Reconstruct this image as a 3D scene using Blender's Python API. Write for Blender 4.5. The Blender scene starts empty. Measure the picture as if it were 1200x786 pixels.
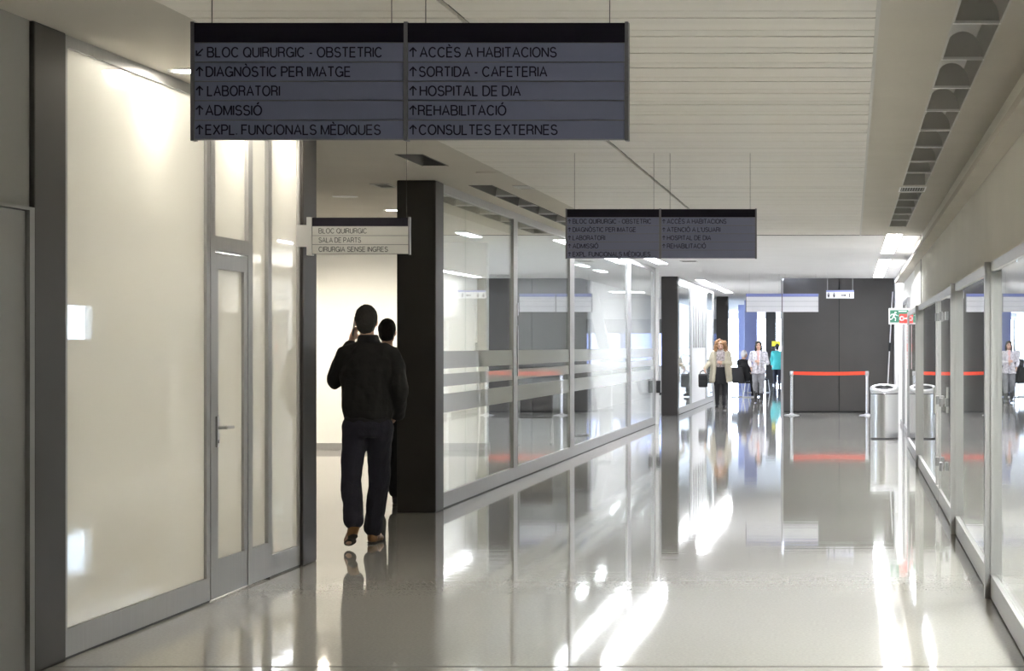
import bpy, bmesh, math, random
from mathutils import Vector, Matrix, noise
random.seed(7)
sc = bpy.context.scene
COL = sc.collection
PI = math.pi
# ------------------------------------------------------------------ camera, world, exposure
F = 2500.0            # focal length in pixels of the 1200 px frame
VX, VY = 998.0, 405.0 # where the corridor's axis meets the frame
EYE = 1.55
CEIL = 3.085
cam = bpy.data.cameras.new('camera')
cam.sensor_width = 36.0
cam.lens = 36.0 * F / 1200.0
cam.shift_x = (600.0 - VX) / 1200.0
cam.shift_y = (VY - 393.0) / 1200.0
cam.clip_end = 500
camo = bpy.data.objects.new('camera', cam)
camo.location = (0, 0, EYE)
camo.rotation_euler = (PI / 2, 0, 0)
COL.objects.link(camo)
sc.camera = camo

WORLD_STRENGTH = 10.0
OFFICE_FILL = 34.0     # office ceiling panels added to brighten the near corridor
TUBE = 19.0          # fluorescent strips
DOWNLIGHT = 40.0     # downlight discs
world = bpy.data.worlds.new('daylight')
sc.world = world
world.use_nodes = True
bg = world.node_tree.nodes['Background']
bg.inputs[0].default_value = (0.70, 0.78, 1.0, 1)
bg.inputs[1].default_value = WORLD_STRENGTH
sc.view_settings.view_transform = 'Standard'
sc.view_settings.look = 'None'
sc.view_settings.gamma = 1.0
sc.view_settings.use_curve_mapping = False
sc.view_settings.exposure = 1.3
sc.cycles.use_denoising = True
sc.cycles.max_bounces = 14
sc.cycles.diffuse_bounces = 7
sc.cycles.glossy_bounces = 8
sc.cycles.transparent_max_bounces = 24
sc.cycles.sample_clamp_indirect = 6.0


def portal(name, loc, rot, sx, sy):
    l = bpy.data.lights.new(name, 'AREA')
    l.shape = 'RECTANGLE'; l.size = sx; l.size_y = sy
    l.cycles.is_portal = True
    o = bpy.data.objects.new(name, l)
    o.location = loc; o.rotation_euler = rot
    COL.objects.link(o)


portal('window_daylight_end', (-5.0, 99.8, 1.6), (-PI / 2, 0, 0), 7.0, 2.9)
portal('window_daylight_side', (-5.9, 80.0, 1.5), (0, -PI / 2, 0), 2.8, 34.0)
portal('window_daylight_hall', (-6.4, 69.7, 1.5), (-PI / 2, 0, 0), 4.5, 1.9)
portal('window_daylight_office', (5.45, 36.65, 2.0), (0, PI / 2, 0), 0.7, 1.3)

# ------------------------------------------------------------------ helpers
def px(x, y, Y):
    """a point seen at frame pixel (x, y), Y metres down the corridor"""
    return Vector(((x - VX) / F * Y, Y, EYE + (VY - y) / F * Y))


def tag(o, label=None, cat=None, group=None, kind=None):
    if label: o['label'] = label
    if cat: o['category'] = cat
    if group: o['group'] = group
    if kind: o['kind'] = kind
    return o


def empty(name, loc, label, cat, rz=0, group=None):
    o = bpy.data.objects.new(name, None)
    o.empty_display_size = 0.1
    o.location = loc; o.rotation_euler = (0, 0, rz)
    COL.objects.link(o)
    return tag(o, label, cat, group)


def copy_tree(o, parent=None):
    c = o.copy(); COL.objects.link(c); c.parent = parent
    for ch in list(o.children): copy_tree(ch, c)
    return c


class MB:
    def __init__(s): s.bm = bmesh.new()
    def box(s, x0, x1, y0, y1, z0, z1, bev=0.0):
        r = bmesh.ops.create_cube(s.bm, size=1.0)
        vs = r['verts']
        bmesh.ops.scale(s.bm, vec=(abs(x1 - x0), abs(y1 - y0), abs(z1 - z0)), verts=vs)
        bmesh.ops.translate(s.bm, vec=((x0 + x1) / 2, (y0 + y1) / 2, (z0 + z1) / 2), verts=vs)
        if bev > 0:
            es = list({e for v in vs for e in v.link_edges})
            bmesh.ops.bevel(s.bm, geom=es, offset=bev, segments=2, affect='EDGES', profile=0.6)
        return s
    def cone(s, a, b, ra, rb, n=12, caps=True):
        a, b = Vector(a), Vector(b); d = b - a
        if d.length < 1e-6: return s
        m = Matrix.Translation((a + b) / 2) @ d.to_track_quat('Z', 'Y').to_matrix().to_4x4()
        bmesh.ops.create_cone(s.bm, cap_ends=caps, segments=n, radius1=ra, radius2=rb, depth=d.length, matrix=m)
        return s
    def tube(s, pts, r, n=10):
        for a, b in zip(pts[:-1], pts[1:]): s.cone(a, b, r, r, n)
        for p in pts[1:-1]: s.ball(p, (r, r, r), n)
        return s
    def ball(s, c, r, n=12, rot=None):
        m = Matrix.Translation(Vector(c))
        if rot is not None: m = m @ rot.to_4x4()
        m = m @ Matrix.Diagonal((r[0], r[1], r[2], 1))
        bmesh.ops.create_uvsphere(s.bm, u_segments=n, v_segments=max(6, n // 2 + 2), radius=1.0, matrix=m)
        return s
    def rcone(s, a, b, ra, rb, n=12):
        s.cone(a, b, ra, rb, n); s.ball(a, (ra,) * 3, n); s.ball(b, (rb,) * 3, n)
        return s
    def chain(s, pts, n=12):
        for (a, ra), (b, rb) in zip(pts[:-1], pts[1:]): s.rcone(a, b, ra, rb, n)
        return s
    def rings(s, rs, n=24):
        """closed loft of horizontal ellipses (cx, cy, cz, rx, ry)"""
        prev = None; first = None
        for (cx, cy, cz, rx, ry) in rs:
            ring = [s.bm.verts.new((cx + rx * math.cos(2 * PI * k / n), cy + ry * math.sin(2 * PI * k / n), cz)) for k in range(n)]
            if prev:
                for k in range(n):
                    s.bm.faces.new((prev[k], prev[(k + 1) % n], ring[(k + 1) % n], ring[k]))
            else: first = ring
            prev = ring
        s.bm.faces.new(list(reversed(first))); s.bm.faces.new(prev)
        return s
    def prism(s, poly, axis, a, b):
        """polygon of 2-D points extruded from a to b along axis 0/1/2"""
        def mk(p, t):
            if axis == 0: return (t, p[0], p[1])
            if axis == 1: return (p[0], t, p[1])
            return (p[0], p[1], t)
        A = [s.bm.verts.new(mk(p, a)) for p in poly]; B = [s.bm.verts.new(mk(p, b)) for p in poly]
        n = len(poly)
        s.bm.faces.new(A); s.bm.faces.new(list(reversed(B)))
        for k in range(n): s.bm.faces.new((A[k], B[k], B[(k + 1) % n], A[(k + 1) % n]))
        return s
    def lathe(s, prof, c=(0, 0, 0), n=40):
        prev = None
        for (r, z) in prof:
            ring = [s.bm.verts.new((c[0] + r * math.cos(2 * PI * k / n), c[1] + r * math.sin(2 * PI * k / n), c[2] + z)) for k in range(n)]
            if prev:
                for k in range(n):
                    s.bm.faces.new((prev[k], prev[(k + 1) % n], ring[(k + 1) % n], ring[k]))
            prev = ring
        return s
    def build(s, name, m, parent=None, smooth=False, kind=None, label=None):
        bmesh.ops.recalc_face_normals(s.bm, faces=s.bm.faces)
        me = bpy.data.meshes.new(name)
        s.bm.to_mesh(me); s.bm.free()
        if smooth:
            for p in me.polygons: p.use_smooth = True
        me.materials.append(m)
        o = bpy.data.objects.new(name, me)
        COL.objects.link(o)
        if parent is not None:
            o.parent = parent
        if kind: o['kind'] = kind
        if label: o['label'] = label
        return o


def struct(name, mb, m): return mb.build(name, m, None, kind='structure')


def remesh(mb, name, m, parent, voxel=0.011, smooth=4, wrinkle=0.0, wscale=9.0, label=None):
    me = bpy.data.meshes.new('tmp'); mb.bm.to_mesh(me); mb.bm.free()
    o = bpy.data.objects.new('tmp', me); COL.objects.link(o)
    r = o.modifiers.new('r', 'REMESH'); r.mode = 'VOXEL'; r.voxel_size = voxel
    q = o.modifiers.new('s', 'SMOOTH'); q.iterations = smooth; q.factor = 0.5
    dg = bpy.context.evaluated_depsgraph_get(); dg.update()
    me2 = bpy.data.meshes.new_from_object(o.evaluated_get(dg))
    bpy.data.objects.remove(o); bpy.data.meshes.remove(me)
    if wrinkle > 0:
        vn = [v.normal.copy() for v in me2.vertices]
        for v, nn in zip(me2.vertices, vn):
            p = Vector((v.co.x * wscale, v.co.y * wscale, v.co.z * wscale * 0.55))
            v.co += nn * (noise.noise(p) * wrinkle + noise.noise(p * 2.3) * wrinkle * 0.5)
    me2.name = name
    for p in me2.polygons: p.use_smooth = True
    me2.materials.clear(); me2.materials.append(m)
    ob = bpy.data.objects.new(name, me2); COL.objects.link(ob); ob.parent = parent
    if label: ob['label'] = label
    return ob


# ------------------------------------------------------------------ materials
def principled(name, col, rough=0.5, metal=0.0, spec=0.5, coat=0.0, vary=0.0, vscale=3.0, bump=0.0, bscale=40.0, stretch=(1, 1, 1)):
    m = bpy.data.materials.new(name); m.use_nodes = True
    nt = m.node_tree; b = nt.nodes['Principled BSDF']
    b.inputs['Base Color'].default_value = (*col, 1)
    b.inputs['Roughness'].default_value = rough
    b.inputs['Metallic'].default_value = metal
    b.inputs['Specular IOR Level'].default_value = spec
    b.inputs['Coat Weight'].default_value = coat
    b.inputs['Coat Roughness'].default_value = 0.04
    tc = nt.nodes.new('ShaderNodeTexCoord'); mp = nt.nodes.new('ShaderNodeMapping')
    mp.inputs['Scale'].default_value = stretch
    nt.links.new(tc.outputs['Object'], mp.inputs['Vector'])
    if vary > 0:
        nz = nt.nodes.new('ShaderNodeTexNoise'); nz.inputs['Scale'].default_value = vscale
        nz.inputs['Detail'].default_value = 4
        nt.links.new(mp.outputs[0], nz.inputs['Vector'])
        cr = nt.nodes.new('ShaderNodeValToRGB')
        cr.color_ramp.elements[0].position = 0.3; cr.color_ramp.elements[1].position = 0.7
        cr.color_ramp.elements[0].color = (*[c * (1 - vary) for c in col], 1)
        cr.color_ramp.elements[1].color = (*[min(1, c * (1 + vary)) for c in col], 1)
        nt.links.new(nz.outputs['Fac'], cr.inputs['Fac'])
        nt.links.new(cr.outputs['Color'], b.inputs['Base Color'])
    if bump > 0:
        nb = nt.nodes.new('ShaderNodeTexNoise'); nb.inputs['Scale'].default_value = bscale
        nb.inputs['Detail'].default_value = 3
        nt.links.new(mp.outputs[0], nb.inputs['Vector'])
        bp = nt.nodes.new('ShaderNodeBump'); bp.inputs['Strength'].default_value = bump
        bp.inputs['Distance'].default_value = 0.02
        nt.links.new(nb.outputs['Fac'], bp.inputs['Height'])
        nt.links.new(bp.outputs['Normal'], b.inputs['Normal'])
    return m


def emit(name, col, strength):
    m = bpy.data.materials.new(name); m.use_nodes = True
    nt = m.node_tree; nt.nodes.clear()
    e = nt.nodes.new('ShaderNodeEmission'); o = nt.nodes.new('ShaderNodeOutputMaterial')
    e.inputs[0].default_value = (*col, 1); e.inputs[1].default_value = strength
    nt.links.new(e.outputs[0], o.inputs[0])
    return m


def glass(name, tint=(0.93, 0.96, 0.95), rough=0.0, film=0.0, filmcol=(0.8, 0.82, 0.82)):
    """thin architectural glazing: see-through, mirror-like at grazing angles"""
    m = bpy.data.materials.new(name); m.use_nodes = True
    nt = m.node_tree; nt.nodes.clear()
    out = nt.nodes.new('ShaderNodeOutputMaterial')
    tr = nt.nodes.new('ShaderNodeBsdfTransparent'); tr.inputs[0].default_value = (*tint, 1)
    gl = nt.nodes.new('ShaderNodeBsdfGlossy'); gl.inputs['Roughness'].default_value = rough
    gl.inputs[0].default_value = (1, 1, 1, 1)
    ge = nt.nodes.new('ShaderNodeNewGeometry')
    mx = nt.nodes.new('ShaderNodeMix'); mx.data_type = 'FLOAT'
    mx.inputs[2].default_value = 1.5; mx.inputs[3].default_value = 1 / 1.5
    nt.links.new(ge.outputs['Backfacing'], mx.inputs[0])
    fr = nt.nodes.new('ShaderNodeFresnel'); nt.links.new(mx.outputs[0], fr.inputs['IOR'])
    ms = nt.nodes.new('ShaderNodeMixShader')
    nt.links.new(fr.outputs[0], ms.inputs[0]); nt.links.new(gl.outputs[0], ms.inputs[2])
    if film > 0:
        df = nt.nodes.new('ShaderNodeBsdfDiffuse'); df.inputs[0].default_value = (*filmcol, 1)
        tl = nt.nodes.new('ShaderNodeBsdfTranslucent'); tl.inputs[0].default_value = (*filmcol, 1)
        dt = nt.nodes.new('ShaderNodeMixShader'); dt.inputs[0].default_value = 0.5
        nt.links.new(df.outputs[0], dt.inputs[1]); nt.links.new(tl.outputs[0], dt.inputs[2])
        fm = nt.nodes.new('ShaderNodeMixShader'); fm.inputs[0].default_value = film
        nt.links.new(tr.outputs[0], fm.inputs[1]); nt.links.new(dt.outputs[0], fm.inputs[2])
        nt.links.new(fm.outputs[0], ms.inputs[1])
    else:
        nt.links.new(tr.outputs[0], ms.inputs[1])
    nt.links.new(ms.outputs[0], out.inputs[0])
    return m


def floor_mat():
    m = bpy.data.materials.new('polished_floor'); m.use_nodes = True
    nt = m.node_tree; b = nt.nodes['Principled BSDF']
    tc = nt.nodes.new('ShaderNodeTexCoord')
    nz = nt.nodes.new('ShaderNodeTexNoise'); nz.inputs['Scale'].default_value = 60; nz.inputs['Detail'].default_value = 5
    nt.links.new(tc.outputs['Object'], nz.inputs['Vector'])
    cr = nt.nodes.new('ShaderNodeValToRGB')
    cr.color_ramp.elements[0].position = 0.35; cr.color_ramp.elements[1].position = 0.65
    cr.color_ramp.elements[0].color = (0.41, 0.395, 0.37, 1)
    cr.color_ramp.elements[1].color = (0.47, 0.452, 0.425, 1)
    nt.links.new(nz.outputs['Fac'], cr.inputs['Fac'])
    nt.links.new(cr.outputs['Color'], b.inputs['Base Color'])
    b.inputs['Roughness'].default_value = 0.04
    b.inputs['Specular IOR Level'].default_value = 0.6
    mp = nt.nodes.new('ShaderNodeMapping'); mp.inputs['Scale'].default_value = (0.5, 5.0, 1)
    nt.links.new(tc.outputs['Object'], mp.inputs['Vector'])
    w = nt.nodes.new('ShaderNodeTexNoise'); w.inputs['Scale'].default_value = 1.0; w.inputs['Detail'].default_value = 2
    nt.links.new(mp.outputs[0], w.inputs['Vector'])
    bp = nt.nodes.new('ShaderNodeBump'); bp.inputs['Strength'].default_value = 0.04; bp.inputs['Distance'].default_value = 0.01
    nt.links.new(w.outputs['Fac'], bp.inputs['Height'])
    nt.links.new(bp.outputs['Normal'], b.inputs['Normal'])
    return m


M = {}
M['floor'] = floor_mat()
M['plaster_lit'] = principled('ceiling_plaster_lit', (0.66, 0.655, 0.655), 0.7, vary=0.02, vscale=1.5)  # strip-light brightness worked into a paler tone past the joint
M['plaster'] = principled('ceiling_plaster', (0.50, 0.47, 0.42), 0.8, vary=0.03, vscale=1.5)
M['slat'] = principled('ceiling_slat', (0.64, 0.61, 0.56), 0.45, vary=0.06, vscale=0.9, stretch=(0.05, 6, 1))
M['back'] = principled('slat_backing', (0.08, 0.08, 0.08), 0.9)
M['wall'] = principled('wall_paint', (0.63, 0.61, 0.56), 0.65, vary=0.03, vscale=1.2)
M['white_wall'] = principled('white_wall_paint', (0.80, 0.80, 0.78), 0.6, vary=0.02, vscale=1.0)
M['grey_wall'] = principled('grey_wall_paint', (0.21, 0.205, 0.195), 0.55, vary=0.03, vscale=2)
M['grey_door'] = principled('grey_door_paint', (0.22, 0.215, 0.21), 0.45, vary=0.02, vscale=2)
M['dark'] = principled('dark_bronze_metal', (0.036, 0.032, 0.029), 0.45, spec=0.3, vary=0.08, vscale=2.5, stretch=(1, 1, 0.15))
M['darkpanel'] = principled('dark_grey_panel', (0.068, 0.063, 0.058), 0.5, vary=0.05, vscale=1.5)
M['alu'] = principled('brushed_aluminium', (0.38, 0.38, 0.385), 0.38, metal=0.45, vary=0.04, vscale=4, stretch=(8, 8, 0.4))
M['alu_dark'] = principled('dark_gasket', (0.06, 0.06, 0.06), 0.6)  # own dark colour of gaskets and cables
M['opal'] = glass('white_opal_glass', film=1.0, filmcol=(0.82, 0.81, 0.77))
M['glass'] = glass('clear_glass')
M['tinted'] = glass('dimming_tint_glass', tint=(0.30, 0.33, 0.45))  # tint added to dim the daylight through the hall facade
M['film'] = glass('frosted_film', film=0.85, filmcol=(0.80, 0.82, 0.83))
M['film_white'] = glass('frosted_white_film', film=0.93, filmcol=(0.84, 0.86, 0.90))
M['chrome'] = principled('polished_steel', (0.72, 0.72, 0.73), 0.26, metal=1.0)
M['steel'] = principled('brushed_steel', (0.62, 0.62, 0.63), 0.3, metal=1.0)
M['steel_dark'] = principled('dark_steel', (0.22, 0.22, 0.23), 0.35, metal=0.6)
M['black'] = principled('black_plastic', (0.015, 0.015, 0.017), 0.45)
M['red'] = principled('red_belt_fabric', (0.80, 0.06, 0.02), 0.6, vary=0.08, vscale=30)
M['sign_row'] = principled('sign_strip_aluminium', (0.17, 0.185, 0.285), 0.38, metal=0.2, vary=0.03, vscale=2)
M['sign_head'] = principled('sign_header_navy', (0.008, 0.006, 0.014), 0.5, spec=0.15)
M['sign_frame'] = principled('sign_frame_aluminium', (0.16, 0.16, 0.18), 0.4, metal=0.4)
M['sign_text'] = principled('sign_text_navy', (0.012, 0.010, 0.028), 0.6, spec=0.2)
M['sign_text_grey'] = principled('sign_text_grey', (0.06, 0.06, 0.065), 0.5)
M['sign_white'] = principled('sign_white', (0.75, 0.75, 0.78), 0.4)
M['sign_blue'] = principled('sign_blue_band', (0.22, 0.25, 0.55), 0.4)
M['sign_pale'] = principled('sign_strip_pale', (0.46, 0.46, 0.45), 0.4)
M['green'] = principled('exit_sign_green', (0.03, 0.16, 0.10), 0.4)
M['signred'] = principled('fire_sign_red', (0.75, 0.05, 0.04), 0.4)
M['paper'] = principled('white_paper', (0.8, 0.8, 0.78), 0.7)
M['tube'] = emit('fluorescent_diffuser', (0.94, 0.96, 1.0), TUBE)
M['office_fill'] = emit('office_fill_diffuser', (1.0, 0.965, 0.925), OFFICE_FILL)
M['hall_fill'] = emit('hall_fill_diffuser', (0.84, 0.89, 1.0), 48.0)  # for added hall lamps, coloured like cool daylight
M['backlight'] = emit('added_backlight', (1.0, 0.965, 0.90), 400.0)
M['lamp'] = emit('downlight_lens', (1.0, 0.93, 0.80), DOWNLIGHT)
M['white_panel'] = principled('white_panel_matt', (0.80, 0.81, 0.84), 0.75, spec=0.2)
M['white_metal'] = principled('white_enamel', (0.78, 0.78, 0.78), 0.35)
M['vent'] = principled('vent_metal', (0.46, 0.45, 0.43), 0.5)
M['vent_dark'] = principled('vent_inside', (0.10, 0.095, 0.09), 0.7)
M['lavender'] = principled('lavender_panel', (0.32, 0.36, 0.62), 0.5)
M['olive'] = principled('olive_grey_band', (0.22, 0.23, 0.22), 0.6)
M['yellow'] = principled('yellow_board', (0.85, 0.72, 0.05), 0.5)
M['expansion_joint'] = principled('joint_filler', (0.05, 0.05, 0.05), 0.8)  # own dark colour of the expansion joint
M['skin'] = principled('skin', (0.55, 0.34, 0.25), 0.5, vary=0.05, vscale=20)
M['hair_dark'] = principled('dark_hair', (0.018, 0.015, 0.013), 0.7, bump=0.6, bscale=60)
M['hair_brown'] = principled('light_brown_hair', (0.30, 0.16, 0.075), 0.6, vary=0.35, vscale=25, bump=0.6, bscale=50)
M['hair_white'] = principled('white_hair', (0.75, 0.74, 0.74), 0.6)
M['jacket'] = principled('black_jacket_cloth', (0.005, 0.0045, 0.0045), 0.8, bump=0.3, bscale=25)
M['jeans'] = principled('dark_blue_denim', (0.014, 0.0135, 0.026), 0.85, vary=0.2, vscale=8, bump=0.3, bscale=80)
M['black_cloth'] = principled('black_cloth', (0.010, 0.010, 0.012), 0.85, vary=0.1, vscale=10)
M['shoe'] = principled('brown_leather', (0.20, 0.095, 0.03), 0.45, vary=0.15, vscale=15)
M['sole'] = principled('dark_sole', (0.03, 0.022, 0.016), 0.7)
M['coat'] = principled('camel_coat_cloth', (0.42, 0.38, 0.29), 0.8, vary=0.08, vscale=9)
M['blouse'] = principled('grey_patterned_blouse', (0.34, 0.30, 0.30), 0.8, vary=0.55, vscale=30)
M['cardigan'] = principled('grey_white_print_cardigan', (0.55, 0.53, 0.58), 0.8, vary=0.35, vscale=22)
M['pink'] = principled('pale_pink_top', (0.68, 0.42, 0.40), 0.8)
M['greyjeans'] = principled('grey_denim', (0.20, 0.20, 0.22), 0.8, vary=0.15, vscale=12)
M['teal'] = principled('teal_cloth', (0.05, 0.42, 0.38), 0.7)
M['lips'] = principled('lips', (0.40, 0.14, 0.12), 0.5)
M['eye'] = principled('eye_dark', (0.03, 0.02, 0.015), 0.3)
M['joint'] = principled('floor_joint', (0.12, 0.11, 0.10), 0.6)

XL, XR, XU = -3.878, 0.851, 0.965    # left wall plane, right storefront plane, right upper wall plane

# ------------------------------------------------------------------ structure: floor, ceilings, walls
struct('floor', MB().box(-16, 7, -9, 101, -0.1, 0), M['floor'])
struct('trim_1', MB().box(XL, XR, 10.30, 10.315, 0.0, 0.0015), M['joint'])
struct('trim_2', MB().box(-5.4, XU, 29.60, 29.625, CEIL - 0.004, CEIL + 0.02), M['expansion_joint'])
struct('trim_3', MB().box(XU - 0.008, XU + 0.02, 29.585, 29.615, 2.07, CEIL), M['expansion_joint'])

T = 0.12
LS0, LS1 = -3.66, -3.44      # left ceiling slot
RS0, RS1 = 0.48, 0.71        # right ceiling slot
L_SLOTS = [(17.1, 18.2), (20.4, 29.2), (31.0, 40.2), (49.8, 62.0)]
R_SLOTS = [(5.0, 20.4), (21.4, 27.5), (29.4, 35.6), (38.0, 48.0)]


def fill(mb, x0, x1, a, b, slots):
    z = a
    for (s, e) in slots:
        if s > z: mb.box(x0, x1, z, s, CEIL, CEIL + T)
        z = e
    if z < b: mb.box(x0, x1, z, b, CEIL, CEIL + T)


YJ = 29.61
def clip_slots(slots, a, b): return [(max(p, a), min(q, b)) for p, q in slots if q > a and p < b]
for nm, mm, a, b in (('ceiling_plaster', M['plaster'], -9, YJ), ('ceiling_plaster_far', M['plaster_lit'], YJ, 100)):
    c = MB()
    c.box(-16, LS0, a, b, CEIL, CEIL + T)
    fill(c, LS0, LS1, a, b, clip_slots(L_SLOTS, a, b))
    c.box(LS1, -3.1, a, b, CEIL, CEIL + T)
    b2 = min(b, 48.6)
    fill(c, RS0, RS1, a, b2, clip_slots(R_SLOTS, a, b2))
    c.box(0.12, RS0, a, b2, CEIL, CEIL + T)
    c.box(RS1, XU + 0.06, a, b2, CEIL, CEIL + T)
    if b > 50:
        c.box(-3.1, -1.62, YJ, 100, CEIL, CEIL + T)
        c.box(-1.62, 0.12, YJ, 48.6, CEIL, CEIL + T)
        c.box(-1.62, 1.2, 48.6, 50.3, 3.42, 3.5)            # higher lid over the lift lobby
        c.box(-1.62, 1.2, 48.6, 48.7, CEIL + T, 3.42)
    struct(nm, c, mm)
c = MB(); c.box(XR - 0.02, 6.0, -9, 41, 2.75, 2.8)
struct('ceiling_office', c, M['plaster'])
c = MB()
y = -9.0
k = 0
while y < 29.5:
    w = min(0.2, 29.6 - y)
    dz = 0.0015 * math.sin(k * 2.1)
    c.box(-3.1, -1.845, y, y + w - 0.011, CEIL + dz, CEIL + 0.02)
    c.box(-1.815, 0.12, y, y + w - 0.011, CEIL + dz, CEIL + 0.02)
    y += 0.2; k += 1
struct('ceiling_slats', c, M['slat'])
struct('trim_4', MB().box(-3.1, 0.12, -9, 29.6, CEIL + 0.03, CEIL + 0.05), M['back'])
struct('trim_5', MB().box(0.112, 0.132, -9, 29.6, CEIL - 0.004, CEIL + 0.004), M['vent'])

# right side
struct('wall_right', MB().box(XU, XU + 0.1, -9, 32.75, 2.062, CEIL).box(XR + 0.02, XU + 0.1, -9, 32.75, 2.062, 2.09), M['wall'])
w = MB().box(XU + 0.03, XU + 0.12, 32.75, 50.2, 0, CEIL)
w.box(XU + 0.03, XU + 0.12, 48.0, 50.2, CEIL, 3.5)
struct('wall_right_far', w, M['white_wall'])
struct('baseboard_right', MB().box(XU + 0.005, XU + 0.03, 32.8, 50.0, 0, 0.09), M['alu'])
struct('wall_office', MB().box(5.5, 5.6, -9, 36.0, 0, 2.8).box(5.5, 5.6, 37.3, 41, 0, 2.8).box(5.5, 5.6, 36.0, 37.3, 0, 1.66).box(5.5, 5.6, 36.0, 37.3, 2.36, 2.8)
       .box(XU + 0.12, 5.6, 40.9, 41, 0, 2.8).box(XR, 5.6, -9.1, -9, 0, 2.8), M['grey_wall'])
o = struct('window_1', MB().box(5.48, 5.62, 35.96, 36.0, 1.62, 2.40).box(5.48, 5.62, 37.3, 37.34, 1.62, 2.40).box(5.48, 5.62, 36.0, 37.3, 1.62, 1.66).box(5.48, 5.62, 36.0, 37.3, 2.36, 2.40), M['alu'])
MB().box(5.54, 5.55, 36.0, 37.3, 1.66, 2.36).build('pane', M['glass'], o)
# back of the corridor behind the viewer
struct('wall_front', MB().box(-4.2, 1.1, -9.1, -9.0, 0, CEIL), M['wall'])

# dark end wall: two tall panels with a seam
o = struct('wall_back', MB().box(-1.60, 1.0, 50.12, 50.3, 0, 3.5), M['black'])
MB().box(-1.60, -0.305, 50.04, 50.12, 0.02, 3.45).build('panel', M['darkpanel'], o)
MB().box(-0.285, 0.985, 50.04, 50.12, 0.02, 3.45).build('panel', M['darkpanel'], o)
struct('wall_hall_right', MB().box(-1.62, -1.5, 50.3, 100, 0, CEIL), M['white_wall'])
struct('trim_6', MB().box(-1.66, -1.60, 50.02, 50.3, 0, CEIL), M['alu'])

# left wall by the viewer, with a flush grey door
struct('wall_left', MB().box(-4.1, XL + 0.0, -9, 8.6, 0, CEIL).box(-4.1, XL, 8.6, 10.06, 2.2, CEIL), M['grey_wall'])
o = struct('door_1', MB().box(-3.95, XL + 0.012, 8.65, 9.98, 0.01, 2.18), M['grey_door'])
MB().box(-3.95, XL + 0.03, 9.99, 10.05, 0, 2.2).box(-3.95, XL + 0.03, 8.6, 8.645, 0, 2.2).box(-3.95, XL + 0.03, 8.645, 9.99, 2.185, 2.2).build('door_frame', M['grey_door'], o)
struct('baseboard_left', MB().box(XL, XL + 0.012, -9, 8.58, 0, 0.1), M['dark'])


def column(y0, y1, x0=-4.22, x1=XL, z1=CEIL):
    o = MB().box(x0, x1 + 0.02, y0, y1, 0.0, z1, 0.012).build('column', M['dark'], None, kind='structure')
    return o


column(10.07, 10.48); column(15.0, 15.39); column(19.79, 20.18); column(47.3, 47.7); column(66.5, 66.9)
column(46.0, 46.4, -8.05, -7.27)  # added block darkening the end wall's reflection in the glass

# lit room behind the opal partition
struct('wall_room_left', MB().box(-7.6, -7.5, 8.0, 15.1, 0, CEIL), M['white_wall'])
struct('wall_room_front', MB().box(-7.5, -4.1, 8.0, 8.1, 0, CEIL), M['white_wall'])
# lobby and the hall behind the glass
struct('wall_lobby_front', MB().box(-12, -4.22, 15.1, 15.3, 0, CEIL), M['white_wall'])
struct('wall_lobby_left', MB().box(-12.1, -12, 15.1, 32.0, 0, CEIL), M['white_wall'])
struct('wall_lobby_back', MB().box(-12, -5.44, 31.8, 32.0, 0, CEIL), M['white_wall'])
struct('baseboard_lobby', MB().box(-12, -5.44, 31.78, 31.8, 0, 0.1).box(-5.44, -5.42, 31.78, 32.0, 0, 0.1), M['alu'])
struct('wall_hall_left', MB().box(-14.1, -14, 31.9, 70.2, 0, CEIL), M['white_wall'])
# hall facade with strip windows
o = struct('window_2', MB().box(-14, -4.2, 70, 70.25, 2.42, CEIL).box(-14, -4.2, 70, 70.25, 0, 0.9).box(-14, -8.7, 70, 70.25, 0.5, 2.42), M['white_wall'])
f = MB()
for i in range(5):
    x = -8.6 + i * 1.05
    f.box(x - 0.05, x + 0.05, 70.05, 70.2, 0.5, 2.42)
f.build('mullion', M['lavender'], o)
MB().box(-8.7, -4.2, 69.88, 69.98, 1.95, 2.42).build('blind', M['olive'], o)
MB().box(-8.7, -4.2, 70.11, 70.125, 0.5, 2.42).build('pane', M['tinted'], o)

struct('trim_11', MB().prism([(-6.85, CEIL), (-6.6, CEIL), (-6.2, 1.3), (-6.2, 0), (-6.5, 0), (-6.5, 1.3)], 1, 55.0, 55.3), M['white_wall'])
# far hall: glazed left side and glazed end
o = struct('window_3', MB().box(-6.2, -6.0, 70.2, 100, 0, 0.25).box(-6.2, -6.0, 70.2, 100, 2.85, CEIL), M['white_metal'])
f = MB()
for i in range(15): f.box(-6.18, -6.02, 70.3 + i * 2.1, 70.4 + i * 2.1, 0.25, 2.85)
f.build('mullion', M['white_metal'], o)
MB().box(-6.11, -6.1, 70.2, 100, 0.25, 2.85).build('pane', M['glass'], o)
o = struct('window_4', MB().box(-6.2, -1.5, 100, 100.2, 0, 0.12).box(-6.2, -1.5, 100, 100.2, 2.8, CEIL), M['white_metal'])
f = MB()
for x in (-5.9, -5.2, -4.5, -3.85, -3.2, -2.5, -1.7): f.box(x - 0.05, x + 0.05, 100.02, 100.18, 0.12, 2.8)
f.build('mullion', M['darkpanel'], o)
MB().box(-6.2, -1.5, 100.1, 100.11, 0.12, 2.8).build('pane', M['glass'], o)
column(72.0, 72.4, -3.62, -3.22).data.materials[0] = M['lavender']
column(88.0, 88.4, -3.55, -3.15); column(94, 94.4, -3.05, -2.82)
column(80.0, 80.3, -4.25, -4.05).data.materials[0] = M['lavender']

# ------------------------------------------------------------------ left partition of white opal glass
nwin = [5]


def nextwin():
    n = nwin[0]; nwin[0] += 1
    return 'window_%d' % n


RAIL, TOPZ = 0.15, CEIL - 0.045


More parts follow.
